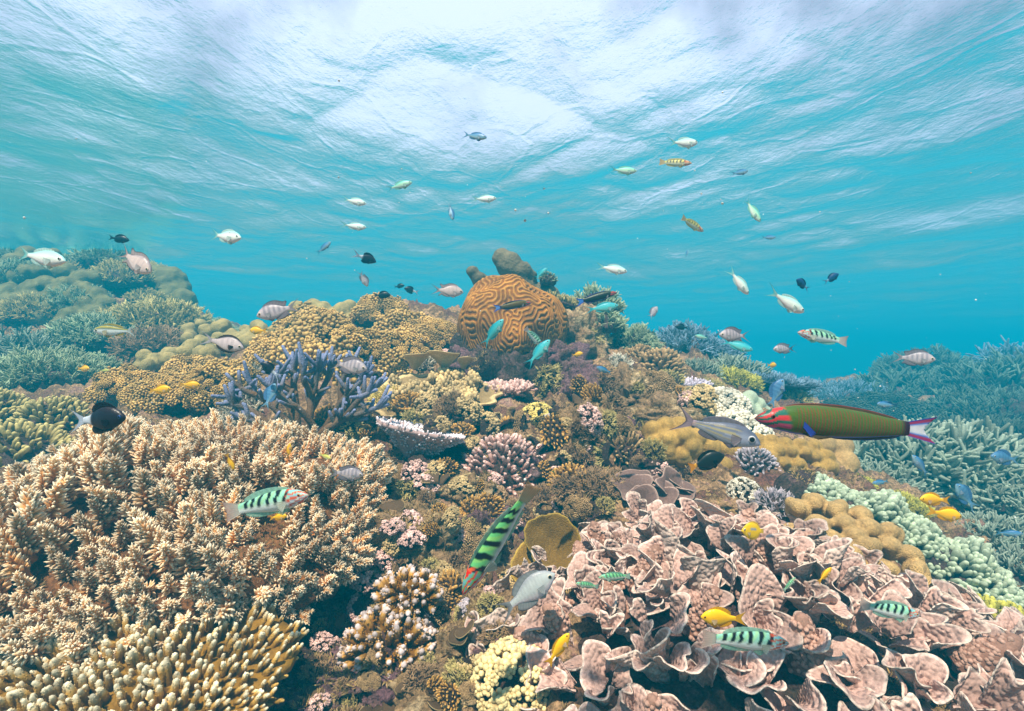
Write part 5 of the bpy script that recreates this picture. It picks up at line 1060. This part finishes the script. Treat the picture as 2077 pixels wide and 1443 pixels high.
species('bluish', 'chromis', b_chromis((50, 110, 170), (110, 160, 190), (170, 196, 204)), rgb(90, 150, 190), rgb(70, 150, 190), (.30, .88, .055), (.55, .9, .06), size=.07, tlen=.32, fork=.7)
species('spiny', 'damsel', b_silver((214, 192, 186), (120, 108, 116), (240, 216, 210), (.3, .45, .6), .04, .2), rgb(190, 176, 178), rgb(176, 160, 162), (.22, .92, .08), (.52, .92, .08), (.12, .03, .04, (240, 220, 190)), .10, tlen=.42, fork=.85, span=.26, edge=rgb(24, 22, 28), filament=.12)
species('barred', 'damsel', b_silver((198, 184, 188), (104, 100, 120), (226, 204, 204), (.28, .42, .56, .70, .84), .045, .62), rgb(150, 140, 150), rgb(160, 152, 158), (.22, .92, .11), (.52, .92, .12), (.12, .03, .042, (236, 216, 180)), .10, tlen=.38, fork=.8, span=.26, edge=rgb(50, 46, 54), filament=.07)
species('blackrim', 'damsel', b_silver((216, 198, 198), (150, 138, 148), (238, 216, 210), (.35, .5, .65), .045, .3, (30, 22, 32)), rgb(40, 32, 44), rgb(206, 202, 206), (.16, .86, .05), (.30, .86, .05), (.12, .02, .042, (240, 220, 190)), .10, tlen=.45, fork=.85, span=.28, edge=rgb(24, 18, 28))
species('silver', 'damsel', b_silver((196, 202, 200), (150, 152, 160), (224, 212, 218), (.4, .55, .7), .05, .15), rgb(160, 164, 166), rgb(130, 130, 136), (.22, .92, .10), (.52, .92, .12), (.12, .035, .046, (226, 216, 196)), .13, tlen=.40, fork=.8, span=.26, edge=rgb(120, 118, 124), ns=70, nt=28)
species('black_white', 'damsel', b_flat((30, 20, 30), (206, 214, 226), .78), rgb(26, 18, 28), rgb(206, 216, 230), (.2, .78, .10), (.45, .78, .10), (.10, .03, .036, (40, 80, 150)), .095, tlen=.40, fork=.7, span=.26)
species('dark', 'damsel', b_flat((20, 34, 44)), rgb(18, 30, 40), rgb(40, 66, 80), (.22, .9, .09), (.5, .9, .09), (.11, .03, .03, (60, 70, 80)), .07, tlen=.28, fork=.5)
species('dark_blue', 'damsel', b_flat((30, 62, 110), (120, 160, 190), .86), rgb(26, 50, 90), rgb(100, 150, 190), (.22, .9, .09), (.5, .9, .09), (.11, .03, .03, (60, 90, 130)), .07, tlen=.32, fork=.7)
species('black_yellow', 'damsel', b_flat((22, 24, 20), (226, 160, 20), .93), rgb(20, 22, 20), rgb(232, 164, 22), (.2, .9, .08), (.45, .9, .08), (.10, .03, .03, (50, 50, 46)), .09, tlen=.2, fork=.3, span=.17)
species('yellow', 'damsel', b_flat((250, 186, 14), belly=(252, 200, 50)), rgb(236, 182, 16), rgb(242, 190, 30), (.2, .9, .075), (.5, .9, .085), (.11, .035, .03, (120, 80, 20)), .062, tlen=.30, fork=.45, span=.2)
species('yellow_slim', 'chromis', b_flat((250, 186, 18), belly=(252, 200, 54)), rgb(234, 180, 22), rgb(240, 188, 34), (.25, .9, .06), (.5, .9, .06), (.11, .03, .028, (120, 80, 20)), .055, tlen=.28, fork=.4, span=.17)
species('lime', 'chromis', b_flat((190, 190, 90), belly=(224, 220, 170)), rgb(196, 196, 110), rgb(206, 204, 130), (.25, .9, .05), (.5, .9, .05), size=.05, tlen=.25, fork=.3)
species('sixbar', 'wrasse', b_sixbar(), rgb(170, 216, 196), rgb(216, 188, 176), (.24, .95, .055), (.5, .95, .05), (.105, .03, .020, (226, 150, 60)), .15, 100, 32, tlen=.20, fork=.12, span=.13, pect=rgb(220, 224, 210), op=.6)
species('sixbar_vivid', 'wrasse', b_sixbar((104, 190, 116), (206, 214, 214), (10, 12, 20), 1.0, 1.25), rgb(150, 190, 170), rgb(206, 160, 110), (.24, .95, .05), (.5, .95, .045), (.105, .03, .02, (226, 150, 60)), .19, 120, 36, tlen=.20, fork=.1, span=.12, pect=rgb(200, 210, 200), op=.55)
species('sixbar_gold', 'wrasse', b_sixbar((206, 190, 96), (230, 226, 196)), rgb(206, 196, 130), rgb(216, 186, 130), (.24, .95, .055), (.5, .95, .05), (.105, .03, .022, (220, 150, 70)), .10, 60, 24, tlen=.2, fork=.12, span=.13)
species('juvenile', 'wrasse', b_sixbar((96, 186, 140), (206, 214, 196), (60, 84, 70), .8, .35), rgb(150, 200, 170), rgb(176, 206, 190), (.24, .95, .05), (.5, .95, .045), (.105, .03, .022, (210, 170, 90)), .07, 60, 20, tlen=.18, fork=.08, span=.12)
species('moon', 'moon', b_moon(), rgb(96, 84, 60), rgb(240, 240, 250), (.2, .97, .016), (.5, .97, .016), (.105, .022, .014, (120, 60, 50)), .21, 420, 44, tlen=.19, fork=.45, span=.088, pect=rgb(60, 90, 200), edge=rgb(196, 60, 110), op=1.0)
species('moon_olive', 'moon', b_moon((84, 76, 22), (96, 60, 22)), rgb(60, 70, 90), rgb(130, 170, 226), (.2, .97, .03), (.5, .97, .03), (.105, .03, .016, (110, 60, 50)), .13, 120, 24, tlen=.22, fork=.45, span=.12, edge=rgb(70, 90, 190), op=1.0)
species('moon_dark', 'moon', b_moon((22, 46, 40), (40, 30, 36)), rgb(60, 50, 90), rgb(90, 150, 226), (.2, .97, .03), (.5, .97, .03), (.105, .03, .016, (110, 60, 50)), .14, 120, 24, tlen=.22, fork=.45, span=.12, edge=rgb(60, 90, 200), op=1.0)
species('bream', 'bream', b_bream, rgb(120, 116, 134), rgb(168, 150, 160), (.25, .9, .07), (.58, .88, .065), (.155, .04, .056, (196, 196, 200)), .17, 110, 48, tlen=.32, fork=.7, span=.24, pect=rgb(160, 150, 160), edge=rgb(70, 56, 76))
species('green_bream', 'bream', b_yellowbream, rgb(196, 176, 70), rgb(190, 200, 196), (.25, .9, .05), (.58, .88, .05), (.12, .03, .034, (220, 210, 180)), .12, 60, 24, tlen=.28, fork=.7, span=.2)
species('butterfly', 'butterfly', b_butter, rgb(242, 200, 20), rgb(240, 210, 90), (.25, .98, .05), (.4, .98, .05), (.155, .08, .055, (250, 240, 220)), .07, 60, 44, tlen=.12, fork=.0, span=.12)
species('blue', 'damsel', b_silver((90, 140, 180), (50, 90, 140), (150, 186, 200), (.3, .45, .6, .75), .05, .4, None, (50, 90, 140)), rgb(90, 140, 190), rgb(130, 180, 210), (.22, .92, .10), (.52, .92, .11), (.12, .03, .036, (200, 210, 210)), .10, tlen=.38, fork=.75, span=.24)

def fin_sheet(root, tip, crv, cr, ct, ce, op, th, nv=7):
    """thin finned membrane between a root line and a tip line (n,3 each) with fin-ray ripples"""
    n = len(root); w = np.linspace(0, 1, nv); A = root[:, None] * (1 - w)[None, :, None] + tip[:, None] * w[None, :, None] + crv[:, None] * (np.sin(w * math.pi) * .5)[None, :, None]
    rip = (np.arange(n) % 2 - .5) * 2
    A[..., 1] += th * .5 * rip[:, None] * w[None]
    off = np.zeros_like(A); off[..., 1] = (th * (1 - .75 * w))[None]
    V = np.concatenate([A + off, (A - off)[:, ::-1]], 1); col = lerp(cr[None, None], ct[None, None], w[None, :, None] ** .8) * np.ones((n, 1, 1)); col = col * (1 + .10 * rip)[:, None, None]
    if ce is not None: col = lerp(col, ce[None, None], sm(.72, .95, w)[None, :, None])
    c2 = np.concatenate([col, col[:, ::-1]], 1); o = lerp(1.0, op, w)[None] * np.ones((n, 1)); o2 = np.concatenate([o, o[:, ::-1]], 1); n2 = 2 * nv
    F = [grid_faces(n, n2)]; i = np.arange(nv - 1); F.append(np.stack([i + 1, i, n2 - 1 - i, n2 - 2 - i], -1)); e = (n - 1) * n2; F.append(np.stack([e + i, e + i + 1, e + n2 - 2 - i, e + n2 - 1 - i], -1)); a = np.arange(n - 1) * n2; F.append(np.stack([a + n2, a, a + n2 - 1, a + 2 * n2 - 1], -1))
    return V.reshape(-1, 3), F, c2.reshape(-1, 3), o2.ravel()
FISHNAME = {'pale': 'chromis', 'greenish': 'chromis', 'cyan': 'chromis', 'bluish': 'chromis', 'spiny': 'damselfish', 'barred': 'damselfish', 'blackrim': 'damselfish', 'silver': 'damselfish', 'black_white': 'damselfish', 'dark': 'damselfish', 'dark_blue': 'damselfish', 'black_yellow': 'damselfish', 'yellow': 'damselfish', 'yellow_slim': 'damselfish', 'lime': 'damselfish', 'sixbar': 'wrasse', 'sixbar_vivid': 'wrasse', 'sixbar_gold': 'wrasse', 'juvenile': 'wrasse', 'moon': 'wrasse', 'moon_olive': 'wrasse', 'moon_dark': 'wrasse', 'bream': 'bream', 'green_bream': 'bream', 'butterfly': 'butterflyfish', 'blue': 'damselfish'}
DG = bpy.context.evaluated_depsgraph_get(); DG.update()
def clear_depth(px, py, lpx, th):
    """metres to the nearest reef behind a fish's outline"""
    best = 9.0
    for q in (-.5, -.25, 0, .25, .5):
        for w in (-.18, .18):
            x, y = px + lpx * (q * math.cos(R(th)) - w * math.sin(R(th))), py - lpx * (q * math.sin(R(th)) + w * math.cos(R(th)))
            v = Vector(P3(x, y, 1)); ok, hit, *_ = scene.ray_cast(DG, Vector((0, 0, 0)), v.normalized(), distance=12)
            if ok: best = min(best, hit.y)
    return best
def fish(sp, px, py, lpx, th, label, yaw=0, roll=0, d=None, bend=None, group=None):
    S = SP[sp]; g = rng(int(px * 31 + py))
    dep = d or min(S['size'] * FPX / lpx * g.uniform(.92, 1.08), clear_depth(px, py, lpx, th) * .96 - .05)
    yaw = yaw or g.normal(0, 12); cy_ = math.cos(R(yaw)); big = lpx > 26; L = lpx / FPX * dep / max(cy_, .3); B = L / (1 + S['tlen']); bend = g.normal(0, .05) if bend is None else bend
    fs = 1.0 if lpx > 60 else .6; ns = max(16, int(S['ns'] * fs)); nt = max(10, int(S['nt'] * fs) // 2 * 2)
    def X(s): return (1 + S['tlen']) / 2 - s
    def bnd(V): V = V.copy(); q = (1 + S['tlen']) / 2 - V[:, 0]; V[:, 1] += bend * (np.clip(q - .3, 0, 2) ** 2) * 1.6; return V * B
    s = np.linspace(0, 1, ns) ** 1.15; tp, bt, hw = prof(S['shape'], s); mid, hh = (tp + bt) / 2, (tp - bt) / 2
    a = np.linspace(0, 2 * math.pi, nt, endpoint=False); ca, sa = np.cos(a), np.sin(a)
    V = np.stack([np.repeat(X(s), nt), (hw[:, None] * np.sign(ca) * np.abs(ca) ** 1.15).ravel(), (mid[:, None] + hh[:, None] * sa).ravel()], -1)
    ss = np.repeat(s, nt); vv = np.tile(sa, ns); nn = vnoise(np.stack([ss * 9 + px, vv * 3, np.tile(ca > 0, ns) * 5.0], -1), 3); col = np.clip(S['body'](ss, vv, nn), 0, 1)
    F = grid_faces(ns, nt); i0 = np.arange(ns - 1) * nt; F = np.concatenate([F, np.stack([i0 + nt - 1, i0 + 2 * nt - 1, i0 + nt, i0], -1)])[:, ::-1]
    cap = np.stack([np.full(nt, len(V)), np.arange(nt), (np.arange(nt) + 1) % nt], -1); e = (ns - 1) * nt; cap2 = np.stack([np.full(nt, len(V) + 1), e + (np.arange(nt) + 1) % nt, e + np.arange(nt)], -1)
    V = np.concatenate([V, [[X(0) + .004, 0, 0], [X(1), 0, mid[-1]]]]); col = np.concatenate([col, col[:1], col[-1:]])
    o = empty(FISHNAME[sp], label, 'fish', group)
    link('body', mesh('body', bnd(V), [F, np.concatenate([cap, cap2])], {'Col': col}), SKIN, o)
    thk = .006 if lpx > 50 else .012
    def fin(name, root, tip, crv, cr, ct, ce=None, op=None): v, f, c, q = fin_sheet(root, tip, crv, cr, ct, ce, S['op'] if op is None else op, thk); return link(name, mesh(name, bnd(v), f, {'Col': np.clip(c, 0, 1), 'op': q}), FIN, o)
    n = 17; q = np.linspace(-1, 1, n); z0 = hh[-1] * q + mid[-1]; aq = np.abs(q)
    root = np.stack([np.full(n, X(.985)), 0 * q, z0 * .95], -1); ln = S['tlen'] * (1 - S['fork'] * (1 - aq ** 1.3)); tip = np.stack([X(1) - ln, 0 * q, mid[-1] + S['span'] * np.sign(q) * aq ** .9], -1)
    if sp.startswith('moon'):
        v, f, c, ov = fin_sheet(root, tip, np.zeros((n, 3)), rgb(90, 110, 190), S['tail'], None, 1, thk, 12); k = np.repeat(aq, 24); w = np.tile(np.concatenate([np.linspace(0, 1, 12), np.linspace(1, 0, 12)]), n)
        c = lerp(rgb(248, 248, 252)[None] if sp == 'moon' else S['tail'][None], rgb(90, 150, 235)[None], sm(.3, .5, k)[:, None]); c = lerp(c, S['edge'][None], sm(.5, .66, k)[:, None]); c = lerp(c, rgb(70, 90, 210)[None], sm(.86, .95, k)[:, None]); c = lerp(rgb(120, 60, 110)[None], c, sm(.0, .12, w)[:, None])
        link('tail_fin', mesh('tail_fin', bnd(v), f, {'Col': c, 'op': ov * 0 + 1}), FIN, o)
    else:
        fin('tail_fin', root, tip, np.zeros((n, 3)), lerp(col[-1], S['tail'], .4), S['tail'], S['edge'] if sp in ('spiny', 'bream') else None)
    for nm, sg, (s0, s1, h) in (('dorsal_fin', 1, S['dorsal']), ('anal_fin', -1, S['anal'])):
        n = 19; qs = np.linspace(0, 1, n); ps = s0 + (s1 - s0) * qs; t_, b_, w_ = prof(S['shape'], ps); zz = (t_ if sg > 0 else b_) - sg * .012
        hgt = h * (np.sin(np.clip(qs * 1.06, 0, 1) * math.pi) ** .45 * (.75 + .5 * qs) + .02) + S['filament'] * np.exp(-((qs - .86) / .07) ** 2); sw = hgt * (.25 + .8 * qs)
        root = np.stack([X(ps), 0 * ps, zz], -1); tip = np.stack([X(ps) - sw, 0 * ps, zz + sg * (hgt + .012)], -1); fin(nm, root, tip, np.zeros((n, 3)), lerp(S['fin'], col[len(col) // 2], .3), S['fin'], (rgb(150, 60, 70) if sg > 0 else rgb(70, 96, 190)) if sp == 'moon' else S['edge'] if sp not in ('bream',) else None)
    if big:
        pc = S['pect'] if S['pect'] is not None else lerp(S['fin'], rgb(220, 224, 224), 0 if sp[:4] in ('blac', 'dark') else .5)
        for sgn in (1, -1):
            t_, b_, w_ = prof(S['shape'], np.array([.29])); c0 = np.array((X(.29), sgn * w_[0] * .93, (t_[0] + b_[0]) / 2 - .25 * (t_[0] - b_[0]) / 2)); n = 9; an = np.linspace(R(-62), R(-34 if S['shape'] == 'moon' else 14), n); root = c0 + np.stack([0 * an, 0 * an, .02 * np.linspace(-1, 1, n)], -1); pl = {'wrasse': .12, 'moon': .085}.get(S['shape'], .15)
            tip = c0 + np.stack([-pl * np.cos(an), sgn * (pl * .22 + 0 * an), pl * np.sin(an)], -1); fin('pectoral_fin', root, tip, np.zeros((n, 3)), pc, pc, None, .5)
            n = 7; qs = np.linspace(0, 1, n); root = np.stack([X(.30 + .06 * qs), sgn * (.022 + 0 * qs), 0 * qs + prof(S['shape'], np.array([.33]))[1][0] + .012], -1); tip = root + np.stack([-.10 - .04 * qs, sgn * (.015 + 0 * qs), -(.03 if S['shape'] == 'moon' else .07) * (1 - .75 * qs)], -1); fin('pelvic_fin', root, tip, np.zeros((n, 3)), S['fin'], S['fin'])
    es, ez, er, ec = S['eye']
    for sgn in (1, -1):
        t_, b_, w_ = prof(S['shape'], np.array([es])); zf = ez; y = w_[0] * math.sqrt(max(0, 1 - min(1, (zf - (t_[0] + b_[0]) / 2) / ((t_[0] - b_[0]) / 2 + 1e-6)) ** 2)) ** 1.15
        bv, bf, bt2 = ball(14, 10); ev = bv[:, [0, 2, 1]] * (1, .45, 1); out = bv[:, 2]; ec_ = np.where((out > .80)[:, None], rgb(8, 8, 12), rgb(*ec)); ec_ = np.where((out < .25)[:, None], rgb(*ec) * .6, ec_)
        ev = ev * er; ev[:, 1] *= sgn; ev = ev + (X(es), sgn * (y - er * .06), zf); link('eye', mesh('eye', bnd(ev), bf if sgn < 0 else bf[:, ::-1], {'Col': ec_}), SKIN, o)
    f = Vector((math.cos(R(th)), 0, math.sin(R(th)))); u = Vector((-math.sin(R(th)), 0, math.cos(R(th)))); u = u if u.z > -1e-6 else -u
    f2 = f * cy_ + Vector((0, -1, 0)) * math.sin(R(yaw)); side = u.cross(f2).normalized(); u = f2.cross(side).normalized(); m = Matrix((f2, side, u)).transposed().to_4x4()
    o.matrix_basis = Matrix.Translation(Vector(P3(px, py, dep))) @ m @ Matrix.Rotation(R(roll), 4, 'X')
    return o
FISH = [
 ('pale', 78, 521, 118, -10, 'largest pale chromis, swimming over the hazy left mound'), ('spiny', 270, 528, 96, -32, 'silvery damselfish with long dark fin spines diving over the left mound'), ('pale', 455, 479, 84, -11, 'pale chromis high over the dip right of the left mound'),
 ('pale', 717, 408, 50, -12, 'small pale chromis above its level twin in open water'), ('greenish', 808, 377, 54, 14, 'small cyan-tailed chromis angled upward near the bright surface'), ('pale', 716, 459, 50, -5, 'small pale chromis swimming level below its twin'), ('pale', 980, 404, 50, 5, 'small pale chromis in mid water above the brain coral'),
 ('bluish', 915, 429, 36, -78, 'small blue chromis swimming straight down'), ('bluish', 962, 276, 50, -15, 'small grey chromis highest in the middle against the bright surface'), ('pale', 1383, 290, 68, 8, 'white chromis close under the bright surface, just above a striped wrasse'), ('sixbar_gold', 1370, 331, 58, -6, 'small dark-striped wrasse nearest the water surface'),
 ('greenish', 1262, 346, 54, -5, 'yellowish green chromis in mid water left of the highest striped wrasse'), ('sixbar_gold', 1404, 456, 54, -24, 'small golden striped wrasse heading down in open water'), ('greenish', 1526, 425, 56, -62, 'pale greenish chromis heading steeply down in open water'), ('bluish', 1500, 350, 36, 12, 'faint blue fish under the surface on the right side'),
 ('bluish', 656, 503, 36, 38, 'small blue-green chromis rising above the golden corals'), ('pale', 1240, 545, 62, -10, 'white chromis just right of the crowning boulder coral'), ('pale', 1498, 570, 66, -50, 'creamy white chromis heading steeply down on the right'), ('pale', 1592, 610, 92, -28, 'large white chromis in the open water on the right'),
 ('bluish', 1558, 482, 28, 0, 'faint tiny blue fish below the steep greenish chromis'), ('bluish', 1393, 515, 16, 70, 'tiny dim blue fish below the golden striped wrasse'), ('cyan', 1218, 625, 68, 8, 'yellow-cyan chromis below the dark wrasse beside the brain coral'), ('cyan', 998, 678, 70, 52, 'turquoise chromis climbing in front of the brain coral, the left one'), ('cyan', 1090, 718, 72, 48, 'turquoise chromis climbing below a striped wrasse by the brain coral'),
 ('cyan', 1096, 556, 34, 40, 'little turquoise chromis beside the crowning boulder coral'), ('greenish', 1425, 684, 30, 170, 'small dim green chromis over the blue coral skyline'), ('cyan', 1492, 700, 62, -18, 'turquoise chromis half hidden behind a barred damselfish'),
 ('dark', 241, 485, 36, -8, 'dark fish above the spiny damselfish and left mound'), ('black_white', 738, 523, 44, -18, 'black fish with a pale tail in mid water over golden coral'), ('barred', 737, 565, 34, -65, 'small grey barred fish pointing down below the black one'), ('dark', 810, 581, 20, 8, 'tiniest dark fish above the golden crest'), ('black_white', 836, 590, 30, 165, 'small black fish with pale tail facing left above the golden crest'), ('dark', 775, 599, 32, 0, 'small dark fish just over the top of the golden crest'), ('dark', 1383, 664, 26, 175, 'small dark fish over the blue coral on the right'),
 ('spiny', 905, 590, 64, -4, 'silvery spiny damselfish touching the left edge of the brain coral'), ('barred', 567, 630, 84, 196, 'pinkish barred damselfish facing left over the pillow corals'), ('blackrim', 448, 695, 90, -14, 'pale damselfish with black upper and lower edges'), ('barred', 705, 742, 78, -10, 'barred silver damselfish in front of the purple staghorn top'), ('green_bream', 237, 672, 80, 181, 'green-backed white bream with a yellow line facing left'),
 ('black_white', 192, 852, 130, 4, 'large black chromis with white tail in front of the beige thicket'), ('black_white', 550, 752, 48, 140, 'small black and white fish among the purple staghorn branches'), ('blue', 547, 805, 52, 75, 'blue-grey fish rising among the purple staghorn branches'), ('moon_olive', 1040, 620, 74, 10, 'olive wrasse with blue tail across the face of the brain coral'), ('moon_dark', 1210, 604, 82, 14, 'dark green wrasse with blue tail right of the brain coral'), ('sixbar', 1083, 685, 50, -46, 'small striped wrasse heading down in front of the brain coral'),
 ('barred', 1324, 635, 32, 48, 'small barred fish tilted upward right of the shadowed ledge'), ('dark_blue', 1628, 578, 36, 150, 'dark blue fish facing left above the white chromis'), ('dark_blue', 1686, 565, 34, 30, 'dark blue fish facing right in open water'), ('barred', 1492, 681, 66, 178, 'barred silver damselfish facing left over the turquoise chromis'), ('barred', 1592, 708, 46, 182, 'dim barred damselfish facing left below the striped wrasse'), ('sixbar', 1667, 684, 98, 170, 'striped wrasse facing left in open blue water'),
 ('barred', 1850, 727, 64, -5, 'lone barred damselfish over the far right reef'), ('blue', 1573, 800, 66, 62, 'pale grey-blue fish pointing up in front of the blue-grey table'), ('yellow', 1566, 741, 22, 0, 'tiny yellow fish above the edge of the blue-grey table'), ('bream', 1450, 873, 160, -18, 'silver-grey bream with big eye and fine yellow lines'), ('moon', 1717, 862, 350, 176, 'big green wrasse with red striped head and white and blue tail'), ('black_yellow', 1433, 937, 74, 18, 'black fish with an orange-yellow tail over the golden lobes'),
 ('bluish', 1226, 751, 34, 160, 'pale blue fish over the yellow branching sprays'), ('yellow', 1171, 719, 22, 10, 'tiny yellow fish at the right foot of the brain coral'), ('bluish', 1802, 821, 44, 176, 'blue-grey fish above the back of the big green wrasse'), ('bluish', 1868, 946, 58, 132, 'blue-grey fish angled up in front of the staghorn thicket'), ('bluish', 1787, 978, 32, 190, 'tiny pale blue fish beside the lime bush'), ('blue', 1957, 1008, 66, 130, 'bright blue fish right of the two yellow damselfish'), ('blue', 2040, 930, 66, 172, 'pale blue barred fish near the right edge of the thicket'), ('bluish', 2045, 1082, 40, 5, 'dim teal fish low at the right edge'),
 ('yellow', 1896, 1014, 58, 178, 'upper yellow damselfish of the pair, facing left'), ('yellow', 1916, 1043, 62, -10, 'lower yellow damselfish of the pair, facing right'), ('butterfly', 1525, 1077, 44, 178, 'round yellow butterflyfish with a blue-grey patch'), ('yellow', 1467, 1254, 86, 178, 'largest yellow damselfish, facing left over the lettuce coral', 0.01, 0, .60), ('yellow_slim', 1132, 1317, 74, 55, 'slim yellow damselfish rising at the left edge of the lettuce coral', 0.01, 0, .60), ('yellow_slim', 1672, 1167, 40, 45, 'small yellow damselfish rising from the right of the lettuce coral'),
 ('juvenile', 1602, 1185, 34, 40, 'tiny green striped wrasse tilted upward over the lettuce coral'), ('juvenile', 1246, 1170, 62, 180, 'little green striped wrasse facing left over the lettuce coral'), ('juvenile', 1190, 1187, 46, 168, 'faint pale little striped wrasse at the left rim of the lettuce coral'), ('sixbar', 1510, 1298, 170, -5, 'striped wrasse just under the largest yellow damselfish', 0.01, 0, .58), ('sixbar', 1805, 1238, 124, -12, 'striped wrasse over the right side of the lettuce coral'), ('sixbar', 545, 1020, 178, 14, 'striped wrasse swimming over the beige thicket'),
 ('yellow', 564, 1049, 36, 8, 'small yellow damselfish right under the wrasse on the beige thicket'), ('yellow_slim', 467, 937, 36, -72, 'thin yellow fish pointing down among the beige branches'), ('yellow_slim', 586, 916, 32, 82, 'thin yellow fish upright at the purple staghorn foot'), ('yellow', 324, 791, 42, 4, 'lower yellow damselfish behind the beige thicket'), ('yellow', 384, 781, 36, -4, 'upper yellow damselfish behind the beige thicket'), ('yellow', 524, 671, 36, 180, 'yellow damselfish over the field of pillow lobes'), ('yellow', 170, 748, 28, 0, 'small yellow fish over the bluish coral tier'), ('lime', 212, 752, 18, 0, 'tiny greenish fish over the bluish coral tier'),
 ('barred', 700, 961, 66, -8, 'dim barred damselfish at the upper right rim of the beige thicket'), ('silver', 1064, 1207, 138, 32, 'large silver damselfish rising in front of the olive disc'), ('lime', 659, 926, 28, -14, 'tiny lime fish beside the lowest purple staghorn branch'),
]
for f in FISH: fish(f[0], f[1], f[2], f[3] * 1.08, *f[4:])
fish('sixbar_vivid', 1008, 1090, 258, -122, 'vivid green and black striped wrasse diving head down in the middle', yaw=8, roll=-40, d=.72, bend=.06)
